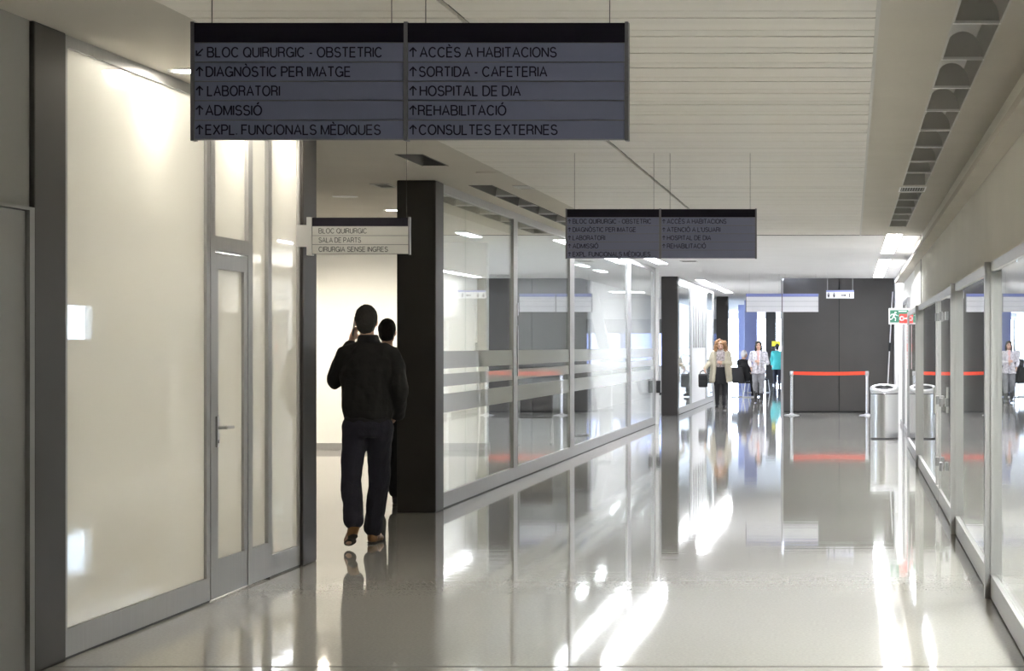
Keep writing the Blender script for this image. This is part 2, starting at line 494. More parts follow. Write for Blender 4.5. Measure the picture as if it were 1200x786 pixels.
def bay(plane, y0, y1, z1, pane_mat, side, post=0.05, top=0.05, depth=0.05, joints=(), bands=(), rail=RAIL):
    """glazed bay along the corridor: frame (structure) with pane and film bands as parts. side=+1: corridor lies at +x of the plane"""
    xa, xb = sorted((plane, plane - side * depth))
    f = MB()
    f.box(xa, xb, y0, y1, 0.012, rail); f.box(xa, xb, y0, y1, z1 - top, z1)
    f.box(xa, xb, y0, y0 + post, rail, z1 - top); f.box(xa, xb, y1 - post, y1, rail, z1 - top)
    o = struct(nextwin(), f, M['alu'])
    MB().box(xa + 0.005, xb - 0.005, y0, y1, 0.0, 0.012).build('gasket', M['alu_dark'], o)
    gx = plane - side * 0.022
    cuts = [y0 + post] + list(joints) + [y1 - post]
    for a, b in zip(cuts[:-1], cuts[1:]):
        MB().box(gx - 0.005, gx + 0.005, a + 0.003, b - 0.003, rail, z1 - top).build('pane', pane_mat, o)
    for (za, zb) in bands:
        MB().box(gx + side * 0.006, gx + side * 0.0075, y0 + post, y1 - post, za, zb).build('frosted_band', M['film'], o)
    return o


bay(XL, 10.48, 12.90, CEIL, M['opal'], 1, post=0.07, top=0.06)
# door leaf with overpanel, then side panel
f = MB()
f.box(XL - 0.05, XL + 0.004, 12.90, 12.99, 0.012, CEIL).box(XL - 0.05, XL + 0.004, 13.70, 13.80, 0.012, CEIL)
f.box(XL - 0.05, XL + 0.004, 14.17, 14.24, 0.012, CEIL)
f.box(XL - 0.05, XL + 0.004, 12.99, 14.17, CEIL - 0.06, CEIL).box(XL - 0.05, XL + 0.004, 13.80, 14.17, 0.012, 0.24)
f.box(XL - 0.05, XL + 0.004, 12.99, 13.70, 2.13, 2.22)
o = struct('door_2', f, M['alu'])
MB().box(XL - 0.03, XL - 0.02, 12.99, 13.70, 2.22, CEIL - 0.06).build('overpanel', M['opal'], o)
MB().box(XL - 0.03, XL - 0.02, 13.80, 14.17, 0.24, CEIL - 0.06).build('side_pane', M['opal'], o)
lf = MB()
lf.box(XL - 0.045, XL + 0.0, 12.995, 13.06, 0.012, 2.12).box(XL - 0.045, XL, 13.62, 13.695, 0.012, 2.12)
lf.box(XL - 0.045, XL, 13.06, 13.62, 0.012, 0.24).box(XL - 0.045, XL, 13.06, 13.62, 2.02, 2.12)
lf = lf.build('door_leaf', M['alu'], o)
MB().box(XL - 0.03, XL - 0.018, 13.06, 13.62, 0.24, 2.02).build('pane', M['opal'], lf)
h = MB()
h.box(XL, XL + 0.012, 13.005, 13.05, 0.93, 1.12, 0.003)
h.tube([(XL + 0.01, 13.03, 1.05), (XL + 0.06, 13.03, 1.05), (XL + 0.06, 13.17, 1.05)], 0.011)
h.cone((XL, 13.03, 0.965), (XL + 0.018, 13.03, 0.965), 0.011, 0.011)
h.build('handle', M['steel'], lf, smooth=False)
bay(XL, 14.24, 15.0, CEIL, M['opal'], 1, post=0.03, top=0.06)
# clear glass wall with frosted bands
BANDS = [(1.33, 1.50), (1.16, 1.28), (0.91, 1.09)]
bay(XL, 20.2, 24.55, CEIL, M['glass'], 1, post=0.07, top=0.08, joints=(21.55,), bands=BANDS)
o = bay(XL, 24.55, 29.6, CEIL, M['glass'], 1, post=0.22, top=0.08, bands=BANDS)
MB().box(XL, XL + 0.012, 24.72, 24.76, 1.9, 2.05).box(XL, XL + 0.012, 24.72, 24.76, 1.2, 1.78).build('pull_plate', M['steel'], o)
bay(XL, 29.6, 37.2, CEIL, M['glass'], 1, post=0.25, top=0.08, bands=BANDS)
bay(XL, 37.2, 42.2, CEIL, M['glass'], 1, post=0.3, top=0.08, bands=BANDS)
o = struct('trim_7', MB().box(XL - 0.06, XL + 0.06, 42.2, 42.35, 0, CEIL - 0.0), M['white_metal'])
MB().box(XL + 0.02, XL + 0.10, 42.12, 42.2, 0.62, 0.86).build('reader_box', M['black'], o)
bay(XL, 47.7, 51.6, CEIL, M['glass'], 1, post=0.25, top=0.08, bands=BANDS)
o = bay(XL, 51.6, 57.0, CEIL, M['white_panel'], 1, post=0.25, top=0.08)
s = MB()
for i in range(6): s.box(XL - 0.01, XL + 0.02, 52.3 + i * 0.8, 52.5 + i * 0.8, 1.5, 2.95)
s.build('louvre', M['alu'], o)
bay(XL, 57.0, 60.0, CEIL, M['glass'], 1, post=0.2, top=0.08, bands=BANDS)

# right storefront
RT = 2.062
for (a, b) in ((32.7, 27.3), (27.3, 21.6)):
    bay(XR, b, a, RT, M['glass'], -1, post=0.06, top=0.06, depth=0.055)
for (a, b) in ((17.6, 13.1), (13.1, 8.1), (8.1, 3.0), (3.0, -9.0)):
    bay(XR, b, a, RT, M['glass'], -1, post=0.06, top=0.06, depth=0.055)
p = MB()
for y in (13.1, 17.6, 8.1, 27.3):
    p.box(XR - 0.035, XR + 0.055, y - 0.05, y + 0.05, 0, RT)
struct('trim_8', p, M['alu'])
# glass double door with patch fittings
o = struct('door_3', MB().box(XR, XR + 0.06, 17.6, 17.68, 0, RT).box(XR, XR + 0.06, 21.5, 21.6, 0, RT).box(XR, XR + 0.06, 17.68, 21.5, RT - 0.07, RT), M['alu'])
lf = MB().box(XR + 0.012, XR + 0.024, 17.72, 20.85, 0.15, RT - 0.08).build('door_leaf', M['glass'], o)
MB().box(XR + 0.0, XR + 0.036, 17.72, 20.85, 0.015, 0.15).box(XR + 0.0, XR + 0.036, 20.85, 20.93, 0.015, RT - 0.08).build('leaf_rail', M['alu'], lf)
lf2 = MB().box(XR + 0.012, XR + 0.024, 21.0, 21.46, 0.15, RT - 0.08).build('door_leaf', M['glass'], o)
MB().box(XR + 0.0, XR + 0.036, 21.0, 21.46, 0.015, 0.15).build('leaf_rail', M['alu'], lf2)
for z in (1.83, 1.02, 0.42):
    MB().box(XR - 0.03, XR + 0.01, 20.80, 21.0, z - 0.04, z + 0.04, 0.006).box(XR - 0.03, XR + 0.0, 19.9, 20.05, z - 0.04, z + 0.04, 0.006).build('hinge', M['steel_dark'], o)
MB().tube([(XR - 0.05, 20.6, 0.9), (XR - 0.05, 20.6, 1.15)], 0.012).build('pull_handle', M['steel'], o)
# narrow red and white warning strip on the last post
o = empty('warning_strip', (XR - 0.012, 32.0, 1.2), 'thin vertical red and white dotted strip at the far end of the right glass front', 'sign')
MB().box(-0.004, 0.004, -0.03, 0.03, 0, 0.66).build('backing', M['sign_white'], o)
d = MB()
for i in range(13): d.box(-0.006, -0.003, -0.028, 0.028, 0.01 + i * 0.05, 0.04 + i * 0.05)
d.box(-0.008, -0.003, -0.05, 0.05, 0.26, 0.38)
d.build('red_mark', M['signred'], o)

# ------------------------------------------------------------------ ceiling fittings
def trough(name, x0, x1, y0, y1, blades, label, cat, group, dark=False, lit=False):
    xc = (x0 + x1) / 2
    o = empty(name, (xc, (y0 + y1) / 2, CEIL), label, cat, group=group)
    hx = (x1 - x0) / 2; hy = (y1 - y0) / 2; yc = (y0 + y1) / 2
    b = MB()
    D = 0.20
    b.box(-hx - 0.004, -hx + 0.008, -hy, hy, -0.003, D).box(hx - 0.008, hx + 0.004, -hy, hy, -0.003, D)
    b.box(-hx, hx, -hy, hy, D, D + 0.01)
    b.box(-hx, hx, -hy, -hy + 0.01, 0, D).box(-hx, hx, hy - 0.01, hy, 0, D)
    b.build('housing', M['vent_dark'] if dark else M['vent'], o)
    if lit:
        MB().box(-hx + 0.01, hx - 0.01, -hy + 0.02, hy - 0.02, 0.005, 0.02).build('diffuser', M['tube'], o)
    for y in blades:
        p = [(hx - 0.008, 0.0)]
        n = 12
        for k in range(n + 1):
            a = PI * k / n
            p.append(((hx - 0.008) * math.cos(a), 0.012 + 0.135 * math.sin(a)))
        p.append((-hx + 0.008, 0.0))
        f = MB().prism(p, 1, y - yc - 0.012, y - yc + 0.012).build('baffle', M['vent'], o)
        MB().box(-hx + 0.002, hx - 0.002, y - yc - 0.018, y - yc + 0.018, -0.004, 0.010).build('lip', M['white_metal'], f)
    return o


G = 'ceiling slots along the corridor edges'
trough('ceiling_vent', RS0, RS1, 5.0, 20.4, [6.3, 7.6, 8.88, 10.15, 11.43, 12.7, 13.95, 15.22, 16.5, 17.8, 18.95], 'long open ceiling slot with curved baffles above the right wall, the nearest one', 'vent', G)
trough('ceiling_vent', RS0, RS1, 21.4, 27.5, [22.5, 23.7, 24.9, 26.1], 'shorter baffled ceiling slot on the right, just past the small louvre grille', 'vent', G)
trough('ceiling_vent', LS0, LS1, 20.4, 29.2, [21.9, 23.4, 24.9, 26.4, 27.9], 'baffled ceiling slot running above the left clear glass wall', 'vent', G, dark=True)
trough('ceiling_vent', LS0, LS1, 17.1, 18.2, [], 'dark rectangular ceiling opening in front of the square dark column', 'vent', G, dark=True)
G = 'fluorescent strips in the ceiling slots'
trough('ceiling_light', RS0, RS1, 29.4, 35.6, [], 'bright ceiling strip light, nearer of the two above the right side', 'light', G, lit=True)
trough('ceiling_light', RS0, RS1, 38.0, 48.0, [], 'bright ceiling strip light right in front of the dark end wall', 'light', G, lit=True)
trough('ceiling_light', LS0, LS1, 31.0, 40.2, [], 'bright ceiling strip light on the left, half hidden by the middle hanging directory', 'light', G, lit=True)
trough('ceiling_light', LS0, LS1, 49.8, 62.0, [], 'far left ceiling strip light above the two walking women', 'light', G, lit=True)
G = 'fluorescent strips in the ceiling slots'
for yy, hl in ((11.75, 0.85), (13.45, 0.7), (14.6, 0.3)):  # unseen lamps added to make the opal panes glow
    o = empty('ceiling_light', (-4.03, yy, CEIL), 'added ceiling strip light close behind the head of the white opal partition', 'light', group='added lights behind the opal partition')
    MB().box(-0.08, 0.08, -hl, hl, -0.03, 0).build('housing', M['white_metal'], o)
    MB().box(-0.06, 0.06, -hl + 0.02, hl - 0.02, -0.036, -0.03).build('diffuser', M['backlight'], o)
for xx, yy, lab in ((-5.2, 29.0, 'slim bright ceiling light in the lobby, before the end of the white back wall'), (-5.05, 40.0, 'slim bright ceiling light behind the third clear pane, the nearer of its pair'), (-5.05, 43.0, 'slim bright ceiling light behind the third clear pane, the farther of its pair'),
                    (-9.5, 38.0, 'added ceiling light in the hall just behind the white lobby wall'), (-9.5, 45.0, 'second added ceiling light behind the white lobby wall'), (-11.5, 54.0, 'added ceiling light along the far left side of the hall'), (-11.5, 62.0, 'added ceiling light in the far left corner of the hall'), (-6.3, 60.0, 'added ceiling light in the hall behind the glass, close to the window wall')):  # all on this line are added to brighten the hall
    o = empty('ceiling_light', (xx, yy, CEIL), lab, 'light', group='slim lights in the hall behind the glass')
    ww = 0.08 if xx > -6 else 0.45; lm = M['tube'] if xx > -6.5 else M['hall_fill']
    MB().box(-ww, ww, -0.6, 0.6, -0.03, 0).build('housing', M['white_metal'], o)
    MB().box(-ww + 0.01, ww - 0.01, -0.58, 0.58, -0.036, -0.03).build('diffuser', lm, o)
for yy in (1, 4, 7, 11, 15, 19, 23, 27):  # office lamps added to light the near corridor
    o = empty('ceiling_light', (2.3, yy, 2.75), 'added square ceiling light in the office behind the right glass front', 'light', group='added office lights behind the right glass front')
    MB().box(-0.6, 0.6, -0.6, 0.6, -0.03, 0).build('housing', M['white_metal'], o)
    MB().box(-0.57, 0.57, -0.57, 0.57, -0.036, -0.03).build('diffuser', M['office_fill'], o)
# louvre grille between the two right slots
o = empty('ceiling_grille', (0.595, 20.9, CEIL), 'small louvred ceiling grille between the two right-hand slots', 'vent')
MB().box(-0.13, 0.13, -0.32, -0.28, -0.008, 0.0).box(-0.13, 0.13, 0.28, 0.32, -0.008, 0.0).box(-0.13, -0.115, -0.28, 0.28, -0.008, 0).box(0.115, 0.13, -0.28, 0.28, -0.008, 0).build('frame', M['white_metal'], o)
MB().box(-0.115, 0.115, -0.28, 0.28, -0.002, 0.0).build('backing', M['vent_dark'], o)
for i in range(9):
    x = -0.1 + i * 0.025
    MB().box(x - 0.004, x + 0.004, -0.28, 0.28, -0.008, -0.002).build('louvre', M['vent'], o)


def downlight(x, y, label, lit=True, r=0.09, power=60, group=None, angle=174):
    o = empty('downlight', (x, y, CEIL), label, 'light', group=group)
    MB().lathe([(r, 0.0), (r + 0.022, -0.001), (r + 0.022, -0.007), (r, -0.009), (r - 0.004, -0.002), (r - 0.004, 0.0)], n=28).build('trim_ring', M['white_metal'], o, smooth=True)
    MB().cone((0, 0, -0.001), (0, 0, -0.005), r - 0.003, r - 0.006, 28).build('lens', M['lamp'] if lit else M['steel'], o)
    if lit:
        l = bpy.data.lights.new('downlight_beam', 'SPOT')
        l.energy = power; l.color = (1.0, 0.90, 0.74); l.spot_size = math.radians(angle); l.spot_blend = 0.6; l.shadow_soft_size = 0.07
        lo = bpy.data.objects.new('downlight_beam', l); COL.objects.link(lo); lo.parent = o; lo.location = (0, 0, -0.03)
    return o


DG = 'recessed ceiling downlights'
downlight(-3.70, 11.9, 'round lit downlight at the top of the white opal partition, left of the near directory', power=6, group=DG)
downlight(-3.70, 13.5, 'lit downlight above the opal glass door, behind the near hanging directory', power=6, group=DG)
downlight(-3.70, 14.7, 'lit downlight nearest the end column of the opal partition', power=5, group=DG)
downlight(-5.18, 24.1, 'lit lobby downlight beside the square dark column top', power=80, group=DG)
downlight(-7.4, 24.1, 'added lobby downlight hidden left of the lobby opening', power=80, group=DG)  # added, like those near the back wall, to brighten the lobby
downlight(-7.4, 29.9, 'added lobby downlight close to the white back wall', power=95, group=DG)
downlight(-6.2, 29.6, 'added lobby downlight over the right end of the white back wall', power=95, group=DG)
downlight(-9.2, 29.8, 'added lobby downlight over the left end of the white back wall', power=95, group=DG)
downlight(-5.2, 21.9, 'unlit round lobby ceiling downlight with a pale trim ring', lit=False, r=0.11, group=DG)


def ceil_vent(x, y, w, d, label, dark=True):
    o = empty('ceiling_vent', (x, y, CEIL), label, 'vent')
    MB().box(-w / 2, w / 2, -d / 2, -d / 2 + 0.02, -0.01, 0).box(-w / 2, w / 2, d / 2 - 0.02, d / 2, -0.01, 0).box(-w / 2, -w / 2 + 0.02, -d / 2 + 0.02, d / 2 - 0.02, -0.01, 0).box(w / 2 - 0.02, w / 2, -d / 2 + 0.02, d / 2 - 0.02, -0.01, 0).build('frame', M['vent'], o)
    MB().box(-w / 2 + 0.02, w / 2 - 0.02, -d / 2 + 0.02, d / 2 - 0.02, -0.004, 0).build('grille', M['vent_dark'] if dark else M['vent'], o)
    return o


ceil_vent(-4.47, 20.4, 0.18, 0.45, 'small dark square ceiling vent over the lobby opening')
ceil_vent(-3.17, 20.6, 0.15, 0.4, 'pale small ceiling access plate beside the left slot', dark=False)
o = empty('ceiling_detector', (-3.22, 18.9, CEIL), 'flat pale round ceiling disc in front of the left slot', 'detector')
MB().lathe([(0.0, -0.012), (0.09, -0.012), (0.11, -0.006), (0.11, 0.0)], n=28).build('cover', M['plaster'], o, smooth=True)
ceil_vent(-2.95, 38.7, 0.3, 0.5, 'small dark ceiling vent beyond the left strip light')

# ------------------------------------------------------------------ hanging signs
def arc(cx, cy, rx, ry, a0, a1, n=14):
    return [(cx + rx * math.cos(math.radians(a0 + (a1 - a0) * k / n)), cy + ry * math.sin(math.radians(a0 + (a1 - a0) * k / n))) for k in range(n + 1)]


GLYPH = {   # strokes on a unit cap height: (width, [polylines])
    'A': (0.70, [[(0, 0), (0.35, 1), (0.70, 0)], [(0.12, 0.33), (0.58, 0.33)]]),
    'B': (0.63, [[(0, 0), (0, 1), (0.34, 1)] + arc(0.34, 0.765, 0.24, 0.235, 90, -90) + [(0, 0.53)], [(0.34, 0.53)] + arc(0.37, 0.265, 0.26, 0.265, 90, -90) + [(0, 0)]]),
    'C': (0.70, [arc(0.36, 0.5, 0.36, 0.5, 38, 322, 26)]),
    'D': (0.67, [[(0, 0), (0, 1), (0.28, 1)] + arc(0.28, 0.5, 0.39, 0.5, 90, -90, 18) + [(0, 0)]]),
    'E': (0.56, [[(0.56, 0), (0, 0), (0, 1), (0.55, 1)], [(0, 0.52), (0.51, 0.52)]]),
    'F': (0.52, [[(0, 0), (0, 1), (0.52, 1)], [(0, 0.50), (0.46, 0.50)]]),
    'G': (0.73, [arc(0.37, 0.5, 0.37, 0.5, 38, 335, 26), [(0.40, 0.46), (0.72, 0.46), (0.72, 0.0)]]),
    'H': (0.63, [[(0, 0), (0, 1)], [(0.63, 0), (0.63, 1)], [(0, 0.53), (0.63, 0.53)]]),
    'I': (0.0, [[(0, 0), (0, 1)]]),
    'L': (0.50, [[(0, 1), (0, 0), (0.50, 0)]]),
    'M': (0.76, [[(0, 0), (0, 1)], [(0.02, 0.98), (0.38, 0.04), (0.74, 0.98)], [(0.76, 1), (0.76, 0)]]),
    'N': (0.63, [[(0, 0), (0, 1)], [(0.02, 0.97), (0.61, 0.03)], [(0.63, 0), (0.63, 1)]]),
    'O': (0.76, [arc(0.38, 0.5, 0.38, 0.5, 0, 360, 30)]),
    'P': (0.58, [[(0, 0), (0, 1), (0.32, 1)] + arc(0.32, 0.73, 0.26, 0.27, 90, -90) + [(0, 0.46)]]),
    'Q': (0.76, [arc(0.38, 0.5, 0.38, 0.5, 0, 360, 30), [(0.46, 0.22), (0.74, -0.04)]]),
    'R': (0.62, [[(0, 0), (0, 1), (0.34, 1)] + arc(0.34, 0.745, 0.25, 0.255, 90, -90) + [(0, 0.49)], [(0.32, 0.49)] + arc(0.36, 0.30, 0.20, 0.18, 80, 0, 6) + [(0.57, 0.10), (0.62, 0)]]),
    'S': (0.59, [arc(0.29, 0.75, 0.26, 0.25, 18, 262, 16) + arc(0.30, 0.26, 0.29, 0.26, 84, -164, 16)]),
    'T': (0.60, [[(0, 1), (0.60, 1)], [(0.30, 1), (0.30, 0)]]),
    'U': (0.62, [[(0, 1), (0, 0.32)] + arc(0.31, 0.31, 0.31, 0.31, 180, 360, 14) + [(0.62, 1)]]),
    'X': (0.64, [[(0, 0), (0.62, 1)], [(0.02, 1), (0.64, 0)]]),
    '-': (0.28, [[(0, 0.38), (0.28, 0.38)]]),
    '.': (0.0, [[(0, 0.0), (0, 0.10)]]),
    "'": (0.0, [[(0, 0.72), (0, 1.0)]]),
}
ACCENT = {'À': ('A', 0), 'È': ('E', 0), 'Ò': ('O', 0), 'Ó': ('O', 1), 'É': ('E', 1)}


def text_obj(s, x0, x1, zbase, cap, y, m, parent, name='lettering', t=0.145):
    lines = []; x = 0.0
    for chx in s:
        if chx == ' ': x += 0.34; continue
        base, acc = ACCENT.get(chx, (chx, None))
        w, pls = GLYPH[base]
        for pl in pls: lines.append([(px_ + x, pz_) for px_, pz_ in pl])
        if acc is not None:
            c0 = x + w / 2
            lines.append([(c0 - 0.12, 1.34), (c0 + 0.06, 1.14)] if acc == 0 else [(c0 + 0.12, 1.34), (c0 - 0.06, 1.14)])
        x += w + 0.21
    total = x - 0.21
    sx = (x1 - x0) / total
    b = MB()
    for pl in lines:
        n = len(pl); L = []; Rr = []
        for i in range(n):
            p = Vector(pl[i])
            d0 = (p - Vector(pl[i - 1])).normalized() if i > 0 else None
            d1 = (Vector(pl[i + 1]) - p).normalized() if i < n - 1 else None
            if d0 is None or d0.length == 0: d0 = d1
            if d1 is None or d1.length == 0: d1 = d0
            n0 = Vector((-d0.y, d0.x)); n1 = Vector((-d1.y, d1.x))
            nn = n0 + n1
            if nn.length < 0.3: nn = n0
            nn.normalize()
            k = min(1.8, 1.0 / max(0.4, nn.dot(n0))) * t / 2
            L.append(p + nn * k); Rr.append(p - nn * k)
        f = lambda v, yy: b.bm.verts.new((x0 + v.x * sx, yy, zbase + v.y * cap))
        A = [f(v, y - 0.0013) for v in L]; B = [f(v, y - 0.0013) for v in Rr]
        A2 = [f(v, y) for v in L]; B2 = [f(v, y) for v in Rr]
        for i in range(n - 1):
            for q in ((A[i], B[i], B[i + 1], A[i + 1]), (A[i], A[i + 1], A2[i + 1], A2[i]), (B[i], B2[i], B2[i + 1], B[i + 1])):
                b.bm.faces.new(q)
    return b.build(name, m, parent)


def arrow_obj(cx, cz, s, y, m, parent, ang=0.0):
    b = MB()
    def bar(p, q, w):
        p, q = Vector(p), Vector(q); d = (q - p).normalized(); n = Vector((-d.y, d.x)) * w / 2
        b.prism([tuple(p + n), tuple(q + n), tuple(q - n), tuple(p - n)], 1, y, y - 0.0014)
    R = Matrix.Rotation(ang, 2)
    def rp(x, z):
        v = R @ Vector((x, z)); return (cx + v.x * s, cz + v.y * s)
    bar(rp(0, -0.5), rp(0, 0.48), s * 0.14)
    bar(rp(-0.36, 0.1), rp(0.03, 0.5), s * 0.14); bar(rp(0.36, 0.1), rp(-0.03, 0.5), s * 0.14)
    return b.build('arrow', m, parent)


def hanging_sign(name, label, Y, cols, y_top, y_head, rows, text_mat, cap_px, cables, arrow_px=9, head_mat=None, row_mat=None, cat='sign', text_off=5.5):
    k = Y / F
    X = lambda p: (p - VX) * k
    Z = lambda p: EYE + (VY - p) * k
    xa, xb = cols[0][0], cols[-1][1]
    cx = (X(xa) + X(xb)) / 2; zb = Z(rows[-1])
    o = empty(name, (cx, Y, zb), label, cat)
    lx = lambda p: X(p) - cx
    lz = lambda p: Z(p) - zb
    f = MB()
    f.box(lx(xa), lx(xb), 0.0, 0.03, 0, lz(y_top))
    e = 0.012
    f.box(lx(xa) - e, lx(xa), -0.008, 0.036, -0.004, lz(y_top) + 0.004)
    f.box(lx(xb), lx(xb) + e, -0.008, 0.036, -0.004, lz(y_top) + 0.004)
    for c1, c2 in zip(cols[:-1], cols[1:]):
        f.box(lx(c1[1]), lx(c2[0]), -0.008, 0.036, -0.004, lz(y_top) + 0.004)
    f.build('frame', M['sign_frame'], o)
    for (p0, p1, texts) in cols:
        MB().box(lx(p0), lx(p1), -0.006, 0.0, lz(y_head) + 0.001, lz(y_top)).build('header', head_mat or M['sign_head'], o)
        for i in range(len(rows) - 1):
            r = MB().box(lx(p0) + 0.002, lx(p1) - 0.002, -0.006, 0.0, lz(rows[i + 1]) + 0.0022, lz(rows[i]) - 0.0022).build('row_panel', row_mat or M['sign_row'], o)
            if i < len(texts) and texts[i]:
                ar, s, t0, t1 = texts[i]
                mid = (rows[i] + rows[i + 1]) / 2
                text_obj(s, lx(t0), lx(t1), lz(mid + cap_px / 2), cap_px * k, -0.006, text_mat, r)
                if ar is not None:
                    arrow_obj(lx(p0 + text_off + arrow_px * 0.1), lz(mid), arrow_px * k * 1.1, -0.006, text_mat, r, ar)
    for p in cables:
        MB().cone((lx(p), 0.014, lz(y_top)), (lx(p), 0.014, CEIL - zb), 0.0016, 0.0016, 6).build('cable', M['alu_dark'], o)
    return o


U = 0.0; DL = math.radians(135)
hanging_sign('directory_sign', 'large dark hanging directory nearest the viewer, ten rows in two columns', 7.33,
    [(228, 473.5, [(DL, 'BLOC QUIRURGIC - OBSTETRIC', 244, 448), (U, 'DIAGNÒSTIC PER IMATGE', 242.5, 411), (U, 'LABORATORI', 244, 328), (U, 'ADMISSIÓ', 242, 307), (U, 'EXPL. FUNCIONALS MÈDIQUES', 242, 446)]),
     (478, 732.5, [(U, 'ACCÈS A HABITACIONS', 493, 652), (U, 'SORTIDA - CAFETERIA', 492, 641), (U, 'HOSPITAL DE DIA', 493, 610), (U, 'REHABILITACIÓ', 491, 593), (U, 'CONSULTES EXTERNES', 492, 653)])],
    27, 50, [50, 73, 95.5, 118, 141, 163.5], M['sign_text'], 11.0, (247, 458, 498, 714), arrow_px=10)
hanging_sign('directory_sign', 'middle-distance hanging directory in front of the left strip light, blank last row at right', 17.0,
    [(664.5, 772.5, [(U, 'BLOC QUIRURGIC - OBSTETRIC', 671.5, 763), (U, 'DIAGNÒSTIC PER IMATGE', 671.5, 745), (U, 'LABORATORI', 671.5, 709), (U, 'ADMISSIÓ', 671.5, 701), (U, 'EXPL. FUNCIONALS MÈDIQUES', 671.5, 762)]),
     (775, 885, [(U, 'ACCÈS A HABITACIONS', 782, 851), (U, "ATENCIÓ A L'USUARI", 782, 844), (U, 'HOSPITAL DE DIA', 782, 833), (U, 'REHABILITACIÓ', 782, 827)])],
    245, 254.5, [254.5, 264.2, 273.8, 283.4, 293, 302.6], M['sign_text'], 5.0, (673, 766, 785, 879), arrow_px=4.2, text_off=2.6)
hanging_sign('directory_sign', 'farthest hanging directory, pale with a blue top band, before the dark end wall', 45.5,
    [(874.5, 916, []), (917, 959, [])], 344, 347.5, [347.5, 353, 359, 365.5], M['sign_text_grey'], 2.5, (878, 913, 920, 956), head_mat=M['sign_blue'], row_mat=M['sign_white'])
o = hanging_sign('wing_sign', 'narrow grey sign above the lobby opening reading SALA DE PARTS', 14.7,
    [(366, 478.5, [(None, 'BLOC QUIRURGIC', 374, 430), (None, 'SALA DE PARTS', 374, 423), (None, 'CIRURGIA SENSE INGRES', 374, 454.5)])],
    255, 265, [265, 276, 286.5, 297.5], M['sign_text_grey'], 5.5, (476,), row_mat=M['sign_pale'])
kx = 14.7 / F
MB().box((360 - 422.25) * kx, (366 - 422.25) * kx, -0.02, 0.05, -0.01, 43 * kx).box((330 - 422.25) * kx + 0.1, (360 - 422.25) * kx, 0.005, 0.03, 0.05, 0.2).build('wall_bracket', M['steel'], o)
# toilet sign
Y = 42.5; kk = Y / F
o = empty('pictogram_sign', ((984.5 - VX) * kk, Y, EYE + (VY - 349.5) * kk), 'small white hanging sign with dark figures in front of the dark end wall', 'sign')
MB().box(-0.275, 0.275, 0, 0.02, 0, 0.16).build('plate', M['sign_white'], o)
MB().box(-0.275, 0.275, -0.004, 0, 0.128, 0.16).build('top_band', M['sign_blue'], o)
for xx in (-0.23, -0.12):
    g = MB().ball((xx, -0.002, 0.1), (0.012, 0.004, 0.014), 10)
    g.prism([(xx - 0.022, 0.082), (xx + 0.022, 0.082), (xx + 0.013, 0.02), (xx - 0.013, 0.02)], 1, -0.004, 0)
    g.build('pictogram', M['sign_text_grey'], o)
MB().prism([(0.02, 0.05), (0.09, 0.05), (0.09, 0.03), (0.12, 0.06), (0.09, 0.09), (0.09, 0.07), (0.02, 0.07)], 1, -0.004, 0).box(0.18, 0.2, -0.004, 0, 0.02, 0.1).build('arrow', M['sign_text_grey'], o)
for xx in (-0.25, 0.25): MB().cone((xx, 0.01, 0.16), (xx, 0.01, CEIL - (EYE + (VY - 349.5) * kk)), 0.0025, 0.0025, 6).build('cable', M['steel'], o)

# exit and fire sign on the right wall
Y = 34.0; kk = Y / F
zb = EYE + (VY - 380) * kk
o = empty('exit_sign', (0.77, Y, zb), 'green and red emergency exit sign projecting from the right wall', 'sign')
xa, xb = (1041.5 - VX) * kk - 0.77, (1066 - VX) * kk - 0.77
H = 19 * kk
MB().box(xa, xb, 0, 0.03, 0, H).build('case', M['sign_white'], o)
MB().box(xb, XU + 0.03 - 0.77, 0.005, 0.025, H * 0.35, H * 0.65).build('wall_bracket', M['steel'], o)
MB().box(xa + 0.02, xb - 0.02, -0.003, 0, 0.03, H - 0.03).build('green_panel', M['green'], o)
g = MB()
bx, bz = xa + 0.085, 0.13
def limb(a, b_, w):
    a, b_ = Vector(a), Vector(b_); d = (b_ - a).normalized(); n = Vector((-d.y, d.x)) * w / 2
    g.prism([tuple(a + n), tuple(b_ + n), tuple(b_ - n), tuple(a - n)], 1, -0.006, -0.003)
g.ball((bx + 0.022, -0.004, bz + 0.058), (0.016, 0.003, 0.016), 10)
limb((bx + 0.01, bz + 0.04), (bx - 0.012, bz - 0.01), 0.03)
limb((bx + 0.01, bz + 0.035), (bx - 0.045, bz + 0.03), 0.012); limb((bx - 0.045, bz + 0.03), (bx - 0.055, bz), 0.012)
limb((bx + 0.012, bz + 0.03), (bx + 0.05, bz + 0.012), 0.012)
limb((bx - 0.012, bz - 0.01), (bx + 0.025, bz - 0.03), 0.014); limb((bx + 0.025, bz - 0.03), (bx + 0.02, bz - 0.075), 0.014)
limb((bx - 0.014, bz - 0.01), (bx - 0.035, bz - 0.045), 0.014); limb((bx - 0.035, bz - 0.045), (bx - 0.07, bz - 0.05), 0.014)
g.build('running_figure', M['sign_white'], o)
MB().prism([(bx + 0.07, bz + 0.015), (bx + 0.07, bz - 0.0), (bx + 0.055, bz + 0.008)], 1, -0.006, -0.003).box(xa + 0.155, xa + 0.285, -0.005, -0.003, 0.2, 0.215).build('door_mark', M['sign_white'], o)
rp = MB().box(xb - 0.165, xb - 0.012, -0.007, -0.002, 0.02, 0.165).build('red_panel', M['signred'], o)
MB().lathe([(0.02, 0), (0.04, 0)], n=20)
g = MB()
